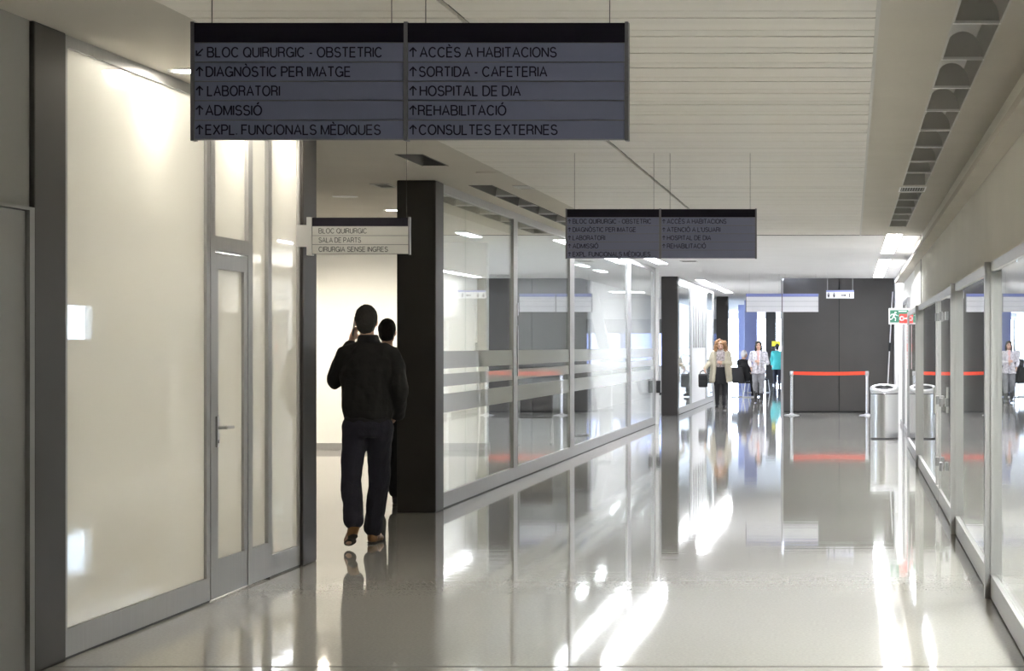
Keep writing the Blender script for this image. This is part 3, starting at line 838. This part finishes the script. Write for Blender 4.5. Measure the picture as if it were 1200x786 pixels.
for r_ in (0.018, 0.032):
    for q in range(16):
        a0, a1 = 2 * PI * q / 16, 2 * PI * (q + 1) / 16
        cx_, cz_ = xb - 0.125, 0.095
        g.prism([(cx_ + r_ * math.cos(a0), cz_ + r_ * math.sin(a0)), (cx_ + r_ * math.cos(a1), cz_ + r_ * math.sin(a1)), (cx_ + (r_ + 0.008) * math.cos(a1), cz_ + (r_ + 0.008) * math.sin(a1)), (cx_ + (r_ + 0.008) * math.cos(a0), cz_ + (r_ + 0.008) * math.sin(a0))], 1, -0.009, -0.007)
g.prism([(xb - 0.08, 0.085), (xb - 0.045, 0.085), (xb - 0.045, 0.072), (xb - 0.022, 0.095), (xb - 0.045, 0.118), (xb - 0.045, 0.105), (xb - 0.08, 0.105)], 1, -0.009, -0.007)
g.build('hose_mark', M['sign_white'], rp)

# ------------------------------------------------------------------ bin, barrier, pole
o = empty('litter_bin', (0.545, 35.6, 0), 'tall cylindrical stainless steel litter bin with an open ring top', 'bin')
MB().lathe([(0, 0.0), (0.225, 0.0), (0.232, 0.006), (0.232, 0.012), (0.232, 0.03), (0.232, 0.74), (0.232, 0.755), (0.232, 0.76), (0.228, 0.76), (0.225, 0.74), (0.0, 0.74)], n=56).build('body', M['chrome'], o, smooth=False)
for p in o.children[0].data.polygons: p.use_smooth = abs(p.normal.z) < 0.5
tilt = Matrix.Rotation(math.radians(13), 4, 'X')
def tilted(mb):
    bmesh.ops.transform(mb.bm, matrix=Matrix.Translation((0, 0, 0.835)) @ tilt, verts=mb.bm.verts); return mb
tilted(MB().lathe([(0.236, -0.035), (0.241, 0.0), (0.236, 0.022), (0.18, 0.03), (0.165, 0.022), (0.16, -0.035)], n=56)).build('lid_ring', M['steel'], o, smooth=True)
tilted(MB().lathe([(0.0, -0.03), (0.12, -0.025), (0.16, 0.0), (0.167, 0.022)], n=56)).build('liner', M['black'], o, smooth=True)
g = MB()
for a0 in range(56):
    t0, t1 = 2 * PI * a0 / 56, 2 * PI * (a0 + 1) / 56
    zt = lambda t: 0.835 + 0.2345 * math.sin(t) * math.sin(math.radians(13)) - 0.03
    vs = [g.bm.verts.new((0.2325 * math.cos(t), 0.2325 * math.sin(t), z)) for t, z in ((t0, 0.76), (t1, 0.76), (t1, zt(t1)), (t0, zt(t0)))]
    if zt(t0) > 0.76: g.bm.faces.new(vs)
g.build('sloped_collar', M['chrome'], o, smooth=True)
MB().lathe([(0.233, 0.745), (0.235, 0.745), (0.235, 0.757), (0.233, 0.757)], n=56).build('seam_band', M['black'], o, smooth=True)
MB().lathe([(0.215, 0.0), (0.236, 0.0), (0.236, 0.02), (0.215, 0.02)], n=56).build('foot_ring', M['black'], o, smooth=True)


def stanchion(x, y, label, belt_to=None):
    o = empty('stanchion', (x, y, 0), label, 'barrier post', group='belt barrier before the dark wall')
    MB().lathe([(0.0, 0.0), (0.17, 0.0), (0.17, 0.012), (0.06, 0.025), (0.035, 0.05), (0.0, 0.05)], n=32).build('base', M['steel'], o, smooth=True)
    MB().cone((0, 0, 0.03), (0, 0, 0.9), 0.034, 0.034, 24).build('post', M['chrome'], o, smooth=False)
    MB().lathe([(0.0, 0.985), (0.038, 0.985), (0.042, 0.975), (0.042, 0.89), (0.034, 0.88), (0.0, 0.88)], n=24).build('head', M['steel'], o, smooth=True)
    if belt_to:
        n = 12; pts = []
        b = MB()
        for k in range(n):
            t0, t1 = k / n, (k + 1) / n
            s0, s1 = -0.014 * math.sin(PI * t0), -0.014 * math.sin(PI * t1)
            x0, x1 = 0.042 + (belt_to - 0.084) * t0, 0.042 + (belt_to - 0.084) * t1
            b.prism([(x0, 0.905 + s0), (x1, 0.905 + s1), (x1, 0.98 + s1), (x0, 0.98 + s0)], 1, -0.002, 0.002)
        b.build('belt', M['red'], o, label='red belt stretched to the right post')
    return o


stanchion(-1.335, 47.5, 'chrome barrier post at the left edge of the dark wall, with the red belt', belt_to=1.677)
stanchion(0.342, 47.5, 'chrome barrier post left of the steel bin, holding the end of the red belt')
o = empty('leaning_pole', (0.80, 49.3, 0), 'thin white pole with a dark grip leaning near the right end of the dark wall', 'pole')
MB().cone((0, 0, 0.0), (0.15, 0.1, 2.8), 0.016, 0.013, 12).build('shaft', M['white_metal'], o)
MB().cone((0.076, 0.051, 1.42), (0.088, 0.058, 1.62), 0.03, 0.03, 12).build('grip', M['black'], o)
# pipes / casing on the far right wall
struct('trim_9', MB().box(XU - 0.03, XU + 0.03, 46.2, 46.5, 0, 2.1).box(XU - 0.03, XU + 0.03, 42.6, 42.8, 0, 2.1).box(XU - 0.03, XU + 0.03, 42.6, 46.5, 2.1, 2.2), M['white_metal'])
struct('trim_10', MB().box(XU - 0.015, XU + 0.03, 36.5, 36.7, 0, 2.3).box(XU - 0.015, XU + 0.03, 39.8, 40.0, 0, 2.3).box(XU - 0.015, XU + 0.03, 36.5, 40.0, 2.3, 2.38), M['alu'])

# ------------------------------------------------------------------ waiting chairs
def make_chair(name='waiting_chair'):
    o = bpy.data.objects.new(name, None); o.empty_display_size = 0.1; COL.objects.link(o)
    o['category'] = 'chair'; o['group'] = 'waiting chairs with white sled legs'
    MB().box(-0.25, 0.25, -0.24, 0.24, 0.42, 0.47, 0.018).build('seat', M['black'], o)
    b = MB().box(-0.25, 0.25, -0.02, 0.02, 0, 0.46, 0.015)
    bmesh.ops.rotate(b.bm, cent=(0, 0, 0), matrix=Matrix.Rotation(math.radians(14), 3, 'X'), verts=b.bm.verts)
    bmesh.ops.translate(b.bm, vec=(0, -0.235, 0.46), verts=b.bm.verts)
    b.build('backrest', M['black'], o)
    for sx in (-1, 1):
        MB().tube([(sx * 0.25, -0.20, 0.43), (sx * 0.25, -0.30, 0.014), (sx * 0.25, 0.24, 0.014), (sx * 0.25, 0.16, 0.43)], 0.014, 10).build('leg', M['white_metal'], o)
    return o


ch0 = make_chair()
spots = [(-4.95, 33.4, 0.2, 'black waiting chair behind the second clear pane of the left glass wall'),
         (-4.42, 36.6, -0.5, 'black waiting chair with white legs behind the third clear pane of the left glass wall'),
         (-4.6, 49.0, -PI / 2, 'black waiting chair behind glass just past the farther dark column'),
         (-3.25, 64.3, -0.7, 'waiting chair under the white-haired seated person'),
         (-3.05, 70.5, -0.7, 'waiting chair behind the walking woman in the print cardigan')]
for i, (x, y, rz, lab) in enumerate(spots):
    c = ch0 if i == 0 else copy_tree(ch0)
    c.location = (x, y, 0); c.rotation_euler = (0, 0, rz); c['label'] = lab

# yellow board in the far hall
o = empty('notice_board', px(909.5, 405.5, 84), 'small yellow board above the person in teal, far down the hall', 'sign')
MB().box(-0.17, 0.17, 0, 0.02, 0, 0.2).build('board', M['yellow'], o)
MB().cone((0, 0.03, -1.52), (0, 0.03, 0.1), 0.02, 0.02, 10).cone((0, 0.03, -1.515), (0, 0.03, -1.49), 0.14, 0.14, 20).build('stand', M['steel'], o)

# ------------------------------------------------------------------ people
def hand(b, wrist, d, n, side=1, curl=0.6):
    wrist = Vector(wrist); d = Vector(d).normalized(); n = Vector(n); n = (n - d * n.dot(d)).normalized(); s = d.cross(n)
    R = Matrix((s, d, n)).transposed()
    b.ball(wrist + d * 0.048, (0.041, 0.052, 0.016), 12, R)
    b.rcone(wrist - d * 0.02, wrist + d * 0.02, 0.026, 0.024, 10)
    for off, L in ((-0.030, 0.066), (-0.0105, 0.080), (0.0105, 0.084), (0.030, 0.076)):
        p = wrist + d * 0.088 + s * off * side; v = d.copy(); r = 0.0092
        for j, fr in enumerate((0.45, 0.30, 0.25)):
            a = curl * (0.55 + 0.5 * j) / 1.4
            v = (d * math.cos(a * (j + 1) * 0.9) + n * math.sin(a * (j + 1) * 0.9)).normalized()
            q = p + v * L * fr
            b.rcone(p, q, r, r - 0.0008, 8); p = q; r -= 0.0008
    p = wrist + d * 0.03 + s * 0.036 * side
    q = p + (d * 0.6 + s * 0.6 * side + n * 0.35).normalized() * 0.036; b.rcone(p, q, 0.0125, 0.0105, 8)
    b.rcone(q, q + (d * 0.85 + s * 0.1 * side + n * 0.5).normalized() * 0.032, 0.0105, 0.009, 8)


def head_parts(b, c, R):
    c = Vector(c)
    P = lambda x, y, z: c + R @ Vector((x, y, z))
    b.ball(P(0, -0.008, 0.022), (0.076, 0.096, 0.098), 18, R)
    b.ball(P(0, 0.022, -0.05), (0.060, 0.068, 0.068), 16, R)
    b.ball(P(0, 0.055, -0.092), (0.028, 0.026, 0.022), 10, R)
    b.cone(P(0, 0.088, 0.012), P(0, 0.106, -0.028), 0.010, 0.017, 8); b.ball(P(0, 0.102, -0.030), (0.016, 0.014, 0.012), 8, R)
    b.ball(P(0, 0.078, 0.03), (0.055, 0.016, 0.014), 10, R)
    b.ball(P(0, 0.084, -0.062), (0.026, 0.010, 0.013), 10, R)
    for sx in (-1, 1):
        b.ball(P(sx * 0.078, -0.008, -0.008), (0.010, 0.020, 0.032), 10, R)
        b.ball(P(sx * 0.045, 0.06, -0.025), (0.024, 0.022, 0.022), 10, R)


def face_details(c, R, parent):
    c = Vector(c)
    P = lambda x, y, z: c + R @ Vector((x, y, z))
    for sx in (-1, 1):
        MB().ball(P(sx * 0.031, 0.085, 0.008), (0.013, 0.007, 0.008), 10, R).build('eye', M['eye'], parent, smooth=True)
    MB().ball(P(0, 0.092, -0.063), (0.024, 0.006, 0.009), 10, R).build('mouth', M['lips'], parent, smooth=True)


def V(*a): return Vector(a)


def torso_rings(J, g=0.0, top=True, fem=False):
    p, c, nk = J['pelvis'], J['chest'], J['neck']
    sh = 0.175 if fem else 0.195
    r = []
    L = lambda t: p.lerp(c, t)
    r.append((p.x, p.y, p.z - 0.10, 0.14 + g, 0.105 + g))
    r.append((p.x, p.y, p.z, 0.165 + g, 0.12 + g))
    q = L(0.45); r.append((q.x, q.y, q.z, (0.128 if fem else 0.148) + g, 0.10 + g))
    r.append((c.x, c.y, c.z, (0.155 if fem else 0.178) + g, 0.12 + g))
    q = c.lerp(nk, 0.55); r.append((q.x, q.y, q.z, sh + g * 0.7, 0.10 + g))
    q = c.lerp(nk, 0.82); r.append((q.x, q.y, q.z, sh * 0.66 + g * 0.5, 0.078 + g * 0.6))
    r.append((nk.x, nk.y, nk.z, 0.062 + g * 0.4, 0.058 + g * 0.4))
    return r


def make_body(J, parent, R, fem=False, hands=True, voxel=0.008):
    b = MB()
    b.rings(torso_rings(J, 0, fem=fem))
    hd = J['head']
    b.rcone(J['neck'] - V(0, 0, 0.03), hd + R @ V(0, -0.02, -0.04), 0.056 if not fem else 0.048, 0.052 if not fem else 0.045)
    head_parts(b, hd, R)
    k = 0.9 if fem else 1.0
    for s in 'LR':
        b.chain([(J['sh' + s] - V(0, 0, 0.015), 0.046 * k), (J['el' + s], 0.041 * k), (J['wr' + s], 0.028 * k)])
        b.chain([(J['hip' + s], 0.085), (J['kn' + s], 0.057), (J['an' + s], 0.040)])
        t = J['toe' + s]; a = J['an' + s]
        b.chain([(a - V(0, 0, 0.03), 0.038), (t, 0.03)])
        if hands:
            d, n = J['hand' + s]
            hand(b, J['wr' + s], d, n, 1 if s == 'L' else -1, J.get('curl', 0.8))
    return remesh(b, 'body', M['skin'], parent, voxel, 2)


def shoe(a, toe, heel, parent, m, sole_m, name='shoe', top=0.045):
    """shoe from heel point to toe point (both on the sole)"""
    a, toe, heel = Vector(a), Vector(toe), Vector(heel)
    d = (toe - heel).normalized(); up = (V(0, 0, 1) - d * d.z).normalized(); s = d.cross(up)
    R = Matrix((s, d, up)).transposed(); L = (toe - heel).length
    b = MB()
    b.ball(heel + d * 0.05 + up * 0.042, (0.038, 0.055, 0.042), 14, R)
    b.ball(heel + d * L * 0.5 + up * 0.042, (0.040, L * 0.33, 0.042), 14, R)
    b.ball(heel + d * (L - 0.075) + up * 0.032, (0.046, 0.078, 0.032), 14, R)
    b.rcone(heel + d * 0.06 + up * 0.04, a, 0.046 if top > 0.05 else 0.042, top)
    o = remesh(b, name, m, parent, 0.008, 3)
    b = MB()
    b.ball(heel + d * 0.05 + up * 0.009, (0.040, 0.058, 0.012), 14, R)
    b.ball(heel + d * L * 0.5 + up * 0.009, (0.036, L * 0.36, 0.011), 14, R)
    b.ball(heel + d * (L - 0.08) + up * 0.009, (0.049, 0.084, 0.011), 14, R)
    remesh(b, 'sole', sole_m, o, 0.007, 1)
    return o


def trousers(J, parent, m, name='trousers', g=0.022, ankle_r=0.068, knee_r=0.082, low=0.06, top=0.06):
    b = MB()
    p = J['pelvis']
    b.rings([(p.x, p.y, p.z - 0.13, 0.155, 0.11), (p.x, p.y, p.z - 0.05, 0.18, 0.137), (p.x, p.y, p.z + top, 0.168, 0.125)])
    for s in 'LR':
        a, k = J['an' + s], J['kn' + s]
        e = a + (k - a).normalized() * low
        b.chain([(J['hip' + s], 0.108), (J['hip' + s].lerp(k, 0.5), 0.092), (k, knee_r), (k.lerp(e, 0.5), knee_r - 0.008), (e, ankle_r)])
    return remesh(b, name, m, parent, 0.011, 4, wrinkle=0.010, wscale=11)


# --- the man in the foreground
def man_front():
    root = empty('person', (-3.715, 16.28, 0), 'man in a black jacket and dark jeans walking away, hand raised to his ear', 'person')
    J = dict(pelvis=V(0.0, 0.10, 0.98), chest=V(0.01, 0.12, 1.36), neck=V(0.0, 0.14, 1.58), head=V(-0.025, 0.165, 1.735),
             shL=V(-0.18, 0.12, 1.475), elL=V(-0.265, 0.17, 1.29), wrL=V(-0.165, 0.27, 1.585),
             shR=V(0.185, 0.12, 1.475), elR=V(0.24, 0.06, 1.235), wrR=V(0.205, 0.20, 1.02),
             hipL=V(-0.09, 0.10, 0.93), knL=V(-0.12, 0.06, 0.53), anL=V(-0.052, -0.13, 0.205),
             hipR=V(0.09, 0.10, 0.93), knR=V(0.045, 0.30, 0.51), anR=V(-0.045, 0.47, 0.10),
             toeL=V(-0.12, -0.02, 0.06), toeR=V(-0.03, 0.60, 0.05),
             handL=(V(0.35, -0.15, 1.0), V(0.9, -0.5, -0.2)), handR=(V(-0.5, 0.5, -0.6), V(-1, 0, 0)), curl=0.95)
    R = Matrix.Rotation(math.radians(8), 3, 'Z') @ Matrix.Rotation(math.radians(-6), 3, 'X')
    make_body(J, root, R)
    # jacket
    b = MB()
    p = J['pelvis']
    b.rings([(p.x, p.y, 0.985, 0.178, 0.135), (p.x, p.y, 1.03, 0.19, 0.145), (p.x - 0.005, p.y, 1.09, 0.198, 0.155), (0.005, 0.11, 1.22, 0.205, 0.155),
             (0.012, 0.115, 1.36, 0.225, 0.16), (0.01, 0.12, 1.44, 0.222, 0.14), (0.005, 0.13, 1.51, 0.165, 0.115), (0.0, 0.135, 1.55, 0.115, 0.095), (0, 0.14, 1.585, 0.085, 0.08), (-0.003, 0.145, 1.625, 0.075, 0.075)])
    wl = J['wrL'].lerp(J['elL'], 0.12); wr = J['wrR']
    b.chain([(V(-0.11, 0.13, 1.515), 0.062), (V(-0.175, 0.12, 1.47), 0.076), (V(-0.215, 0.135, 1.40), 0.078), (J['elL'], 0.070), (wl, 0.052)])
    b.chain([(V(0.11, 0.13, 1.515), 0.062), (V(0.178, 0.115, 1.465), 0.076), (V(0.215, 0.10, 1.39), 0.078), (J['elR'], 0.072), (wr, 0.056)])
    jk = remesh(b, 'jacket', M['jacket'], root, 0.011, 4, wrinkle=0.016, wscale=9)
    b = MB()
    b.rings([(p.x, p.y, 0.955, 0.172, 0.13), (p.x, p.y, 0.99, 0.182, 0.14), (p.x, p.y, 1.01, 0.176, 0.134)])
    remesh(b, 'hem_band', M['black_cloth'], jk, 0.01, 2)
    b = MB()
    b.rings([(0, 0.14, 1.57, 0.088, 0.085), (-0.004, 0.145, 1.61, 0.080, 0.078), (-0.006, 0.147, 1.635, 0.072, 0.072)])
    remesh(b, 'collar', M['black_cloth'], jk, 0.009, 2)
    trousers(J, root, M['jeans'], 'jeans', ankle_r=0.078, knee_r=0.084, low=0.03)
    shoe(J['anL'] - V(0, 0, 0.02), (-0.135, 0.045, 0.012), (-0.045, -0.16, 0.115), root, M['shoe'], M['sole'])
    shoe(J['anR'], (-0.025, 0.665, 0.0), (-0.05, 0.405, 0.0), root, M['shoe'], M['sole'])
    b = MB()
    h = J['head']
    b.ball(h + R @ V(0, -0.022, 0.026), (0.086, 0.098, 0.106), 20, R)
    b.ball(h + R @ V(0, -0.05, -0.03), (0.072, 0.06, 0.075), 16, R)
    remesh(b, 'hair', M['hair_dark'], root, 0.009, 2, wrinkle=0.004, wscale=40)
    ph = tag(MB().box(-0.0045, 0.0045, -0.035, 0.035, -0.07, 0.07, 0.004).build('mobile_phone', M['black']), 'black mobile phone held to the ear of the man in front', 'phone')
    ph.location = Vector(root.location) + V(-0.136, 0.225, 1.70); ph.rotation_euler = (-0.25, 0.12, 0.15)


man_front()


def standing(height=1.7, fem=False, stride=0.0):
    k = height / 1.75
    J = dict(pelvis=V(0, 0, 0.95), chest=V(0, 0, 1.30), neck=V(0, 0.01, 1.50), head=V(0, 0.03, 1.64),
             shL=V(-0.18, 0, 1.44), elL=V(-0.235, -0.03, 1.15), wrL=V(-0.225, 0.06, 0.91),
             shR=V(0.18, 0, 1.44), elR=V(0.235, -0.03, 1.15), wrR=V(0.225, 0.06, 0.91),
             hipL=V(-0.09, 0, 0.91), knL=V(-0.095, 0.02 + stride * 0.5, 0.50), anL=V(-0.09, stride, 0.09),
             hipR=V(0.09, 0, 0.91), knR=V(0.095, 0.02 - stride * 0.3, 0.50), anR=V(0.09, -stride, 0.09),
             toeL=V(-0.10, 0.13 + stride, 0.03), toeR=V(0.10, 0.13 - stride, 0.03),
             handL=(V(0.05, 0.15, -1), V(1, 0.2, 0)), handR=(V(-0.05, 0.15, -1), V(-1, 0.2, 0)), curl=0.5)
    for q, v in J.items():
        if isinstance(v, Vector): J[q] = v * k
    return J, k


def jacket(J, parent, m, hem, g=0.03, name='jacket', fem=False, hemr=(0.19, 0.14), sleeve=0.0):
    b = MB()
    p = J['pelvis']
    r = [x for x in torso_rings(J, g, fem=fem) if x[2] > hem + 0.05]
    b.rings([(p.x, p.y, hem, hemr[0], hemr[1])] + r)
    for s in 'LR':
        b.chain([(J['sh' + s] * 0.6 + J['neck'] * 0.4 - V(0, 0, 0.03), 0.058), (J['sh' + s] - V(0, 0, 0.022), 0.068), (J['el' + s], 0.056), (J['wr' + s].lerp(J['el' + s], sleeve), 0.045)])
    return remesh(b, name, m, parent, 0.012, 4, wrinkle=0.012, wscale=9)


def hair_cap(h, R, parent, m, name='hair', extra=(), wr=0.006, ws=35):
    b = MB()
    b.ball(h + R @ V(0, -0.022, 0.03), (0.086, 0.096, 0.103), 18, R)
    b.ball(h + R @ V(0, -0.052, -0.03), (0.074, 0.055, 0.07), 14, R)
    for (c, r) in extra: b.ball(h + R @ Vector(c), r, 12, R)
    return remesh(b, name, m, parent, 0.010, 2, wrinkle=wr, wscale=ws)


ID = Matrix.Identity(3)
# --- second man half behind the column
root = empty('person', (-4.52, 20.75, 0), 'dark-haired person in black standing half behind the square dark column', 'person')
J, k = standing(1.80)
J['head'] = J['head'] + V(0.0, 0, 0.0)
make_body(J, root, ID)
jacket(J, root, M['black_cloth'], 0.90, hemr=(0.19, 0.145))
trousers(J, root, M['black_cloth'], ankle_r=0.085, knee_r=0.09)
for s in 'LR': shoe(J['an' + s], J['toe' + s] + V(0, 0.05, -0.03 * k), J['an' + s] + V(0, -0.07, -0.09 * k), root, M['black'], M['sole'])
hair_cap(J['head'], ID, root, M['hair_dark'])

# --- woman in the camel coat (faces the viewer)
root = empty('person', (-3.25, 53.0, 0), 'woman with curly light brown hair in an open beige coat, head bowed', 'person', rz=PI)
J, k = standing(1.68, True, 0.04)
J['head'] = J['head'] + V(0.0, 0.03, -0.01)
J['elR'] = V(0.27, -0.02, 1.14); J['wrR'] = V(0.385, 0.10, 0.985)   # her right arm carries the bag (local +x is screen left)
J['handR'] = (V(0.1, 0.6, -0.6), V(-1, 0, 0.2))
J['wrL'] = V(-0.06, 0.19, 1.13); J['elL'] = V(-0.24, 0.02, 1.10); J['handL'] = (V(1, 0.1, 0.15), V(0, -1, 0)); J['curl'] = 1.0
R = Matrix.Rotation(math.radians(-22), 3, 'X')
make_body(J, root, R, True)
face_details(J['head'], R, root)
b = MB(); p = J['pelvis']
b.rings([(0, 0.03, 0.60, 0.155, 0.125), (0, 0.03, 0.80, 0.165, 0.13), (0, 0.02, 0.98, 0.15, 0.125), (0, 0.02, 1.08, 0.13, 0.11)])
remesh(b, 'skirt', M['black_cloth'], root, 0.012, 3)
b = MB()
b.rings([(0, 0.025, 1.02, 0.135, 0.12), (0, 0.025, 1.25, 0.15, 0.135), (0, 0.015, 1.36, 0.15, 0.12), (0, 0.01, 1.44, 0.08, 0.07), (0, 0.01, 1.47, 0.06, 0.06)])
remesh(b, 'blouse', M['blouse'], root, 0.012, 3, wrinkle=0.008)
b = MB()   # open coat: two fronts and a back wrapped round the torso
for s in (-1, 1):
    b.chain([(V(s * 0.15, 0.09, 1.36), 0.05), (V(s * 0.15, 0.10, 1.05), 0.055), (V(s * 0.185, 0.10, 0.68), 0.05)])
    b.chain([(V(s * 0.19, 0.02, 1.30), 0.06), (V(s * 0.20, 0.02, 1.0), 0.065), (V(s * 0.235, 0.02, 0.68), 0.06)])
    b.chain([(V(s * 0.10, -0.07, 1.34), 0.07), (V(s * 0.10, -0.08, 1.0), 0.07), (V(s * 0.14, -0.09, 0.68), 0.065)])
b.chain([(V(0, -0.09, 1.34), 0.06), (V(0, -0.10, 1.0), 0.06), (V(0, -0.11, 0.68), 0.06)])
b.chain([(V(-0.14, 0, 1.40), 0.06), (V(0.14, 0, 1.40), 0.06)]); b.chain([(V(-0.09, 0.02, 1.44), 0.035), (V(0, -0.06, 1.46), 0.04), (V(0.09, 0.02, 1.44), 0.035)])
for s in 'LR': b.chain([(J['sh' + s] - V(0, 0, 0.01), 0.075), (J['el' + s], 0.064), (J['wr' + s].lerp(J['el' + s], 0.05), 0.05)])
remesh(b, 'coat', M['coat'], root, 0.012, 5, wrinkle=0.010)
trousers(J, root, M['black_cloth'], 'tights', ankle_r=0.055, knee_r=0.066, low=0.02, top=0.0)
for s in 'LR': shoe(J['an' + s] + V(0, 0, 0.2), J['toe' + s] + V(0, 0.05, -0.03 * k), J['an' + s] + V(0, -0.06, -0.09 * k), root, M['black'], M['sole'], name='boot', top=0.066)
hair_cap(J['head'], R, root, M['hair_brown'], extra=[((s * (0.09 + 0.012 * q), -0.015 + 0.02 * (q % 2), 0.06 - 0.07 * q), (0.062, 0.07, 0.055)) for s in (-1, 1) for q in range(4)] + [((0, -0.07, -0.1), (0.09, 0.05, 0.1)), ((-0.03, 0.05, 0.075), (0.06, 0.04, 0.03)), ((0.04, -0.03, 0.11), (0.06, 0.06, 0.04))], wr=0.022, ws=38)
bag = empty('handbag', (-3.25 - 0.43, 52.83, 0.52), 'black handbag hanging from the arm of the woman in the beige coat', 'bag')
b = MB().box(-0.115, 0.115, -0.07, 0.07, 0.0, 0.34, 0.045)
b.build('bag_body', M['black'], bag)
MB().tube([(-0.08, 0, 0.32), (-0.06, 0, 0.38), (0.0, 0, 0.42), (0.06, 0, 0.38), (0.08, 0, 0.32)], 0.012, 8).build('handle', M['black'], bag)
MB().box(-0.10, 0.10, -0.078, -0.068, 0.18, 0.30, 0.003).build('flap', M['black_cloth'], bag)

# --- woman in the print cardigan (faces the viewer, mid stride)
root = empty('person', (-2.52, 57.8, 0), 'woman with long dark hair in a pale print cardigan, grey jeans and black boots', 'person', rz=PI)
J, k = standing(1.66, True, 0.16)
J['anR'] = V(0.085, -0.20, 0.13) ; J['toeR'] = V(0.09, -0.09, 0.05); J['knR'] = V(0.09, 0.02, 0.48)
J['wrL'] = V(-0.05, 0.20, 1.10); J['elL'] = V(-0.235, 0.0, 1.08); J['handL'] = (V(1, 0.1, 0.3), V(0, -1, 0))
J['wrR'] = V(0.20, 0.16, 1.0); J['elR'] = V(0.245, -0.02, 1.09)
make_body(J, root, ID, True)
face_details(J['head'], ID, root)
jacket(J, root, M['cardigan'], 0.80, g=0.025, name='cardigan', fem=True, hemr=(0.20, 0.15))
b = MB().rings([(0, 0.06, 1.02, 0.06, 0.09), (0, 0.06, 1.2, 0.075, 0.095), (0, 0.045, 1.36, 0.07, 0.085), (0, 0.02, 1.425, 0.06, 0.06)])
remesh(b, 'top', M['pink'], root, 0.012, 2)
b = MB().chain([(V(-0.06, 0.09, 1.38), 0.028), (V(-0.05, 0.17, 1.15), 0.032), (V(-0.03, 0.165, 0.84), 0.035)]).chain([(V(0.06, 0.09, 1.38), 0.028), (V(0.05, 0.17, 1.15), 0.03), (V(0.06, 0.165, 0.9), 0.03)])
remesh(b, 'scarf', M['cardigan'], root, 0.012, 2)
trousers(J, root, M['greyjeans'], 'jeans', ankle_r=0.068, knee_r=0.078, low=0.22, top=0.03)
for s in 'LR':
    a = J['an' + s]
    shoe(a.lerp(J['kn' + s], 0.72), J['toe' + s] + V(0, 0.045, -0.03 if s == 'L' else -0.04), a + V(0, -0.06, -0.085 if s == 'L' else -0.075), root, M['black'], M['sole'], name='boot', top=0.066)
hair_cap(J['head'], ID, root, M['hair_dark'], extra=[((0.02, 0.03, 0.085), (0.068, 0.055, 0.042)), ((-0.05, 0.03, 0.06), (0.035, 0.05, 0.05)), ((0.06, 0.03, 0.05), (0.03, 0.05, 0.06))] + [((s * 0.075, -0.01, z), (0.03, 0.05, 0.06)) for s in (-1, 1) for z in (-0.03, -0.10, -0.16)] + [((0, -0.07, -0.13), (0.09, 0.04, 0.12))])

# --- person in teal, back to the viewer
root = empty('person', (-2.86, 82.0, 0), 'dark-haired person in a teal top far down the hall, back turned', 'person')
J, k = standing(1.59)
make_body(J, root, ID, voxel=0.010)
jacket(J, root, M['teal'], 0.64, g=0.04, name='tunic', hemr=(0.23, 0.16))
trousers(J, root, M['jeans'])
for s in 'LR': shoe(J['an' + s], J['toe' + s] + V(0, 0.05, -0.03 * k), J['an' + s] + V(0, -0.07, -0.09 * k), root, M['black'], M['sole'])
hair_cap(J['head'], ID, root, M['hair_dark'])

# --- seated white-haired person on the waiting chair
root = empty('person', (-3.17, 64.39, 0.03), 'white-haired person in dark clothes sitting between the two walking women', 'person', rz=-0.7)
J = dict(pelvis=V(0, -0.08, 0.58), chest=V(0, -0.14, 0.92), neck=V(0, -0.14, 1.12), head=V(0, -0.10, 1.26),
         shL=V(-0.18, -0.14, 1.06), elL=V(-0.23, -0.06, 0.80), wrL=V(-0.12, 0.16, 0.74), shR=V(0.18, -0.14, 1.06), elR=V(0.23, -0.06, 0.80), wrR=V(0.12, 0.16, 0.74),
         hipL=V(-0.09, -0.06, 0.57), knL=V(-0.11, 0.36, 0.54), anL=V(-0.11, 0.40, 0.10), hipR=V(0.09, -0.06, 0.57), knR=V(0.11, 0.36, 0.54), anR=V(0.11, 0.40, 0.10),
         toeL=V(-0.12, 0.54, 0.03), toeR=V(0.12, 0.54, 0.03), handL=(V(0.3, 1, -0.3), V(0, 0, -1)), handR=(V(-0.3, 1, -0.3), V(0, 0, -1)), curl=0.5)
make_body(J, root, ID, voxel=0.010)
jacket(J, root, M['black_cloth'], 0.50, g=0.03, hemr=(0.18, 0.13))
trousers(J, root, M['black_cloth'], top=0.02)
for s in 'LR': shoe(J['an' + s], J['toe' + s] + V(0, 0.05, -0.03), J['an' + s] + V(0, -0.07, -0.10), root, M['black'], M['sole'])
hair_cap(J['head'], ID, root, M['hair_white'])
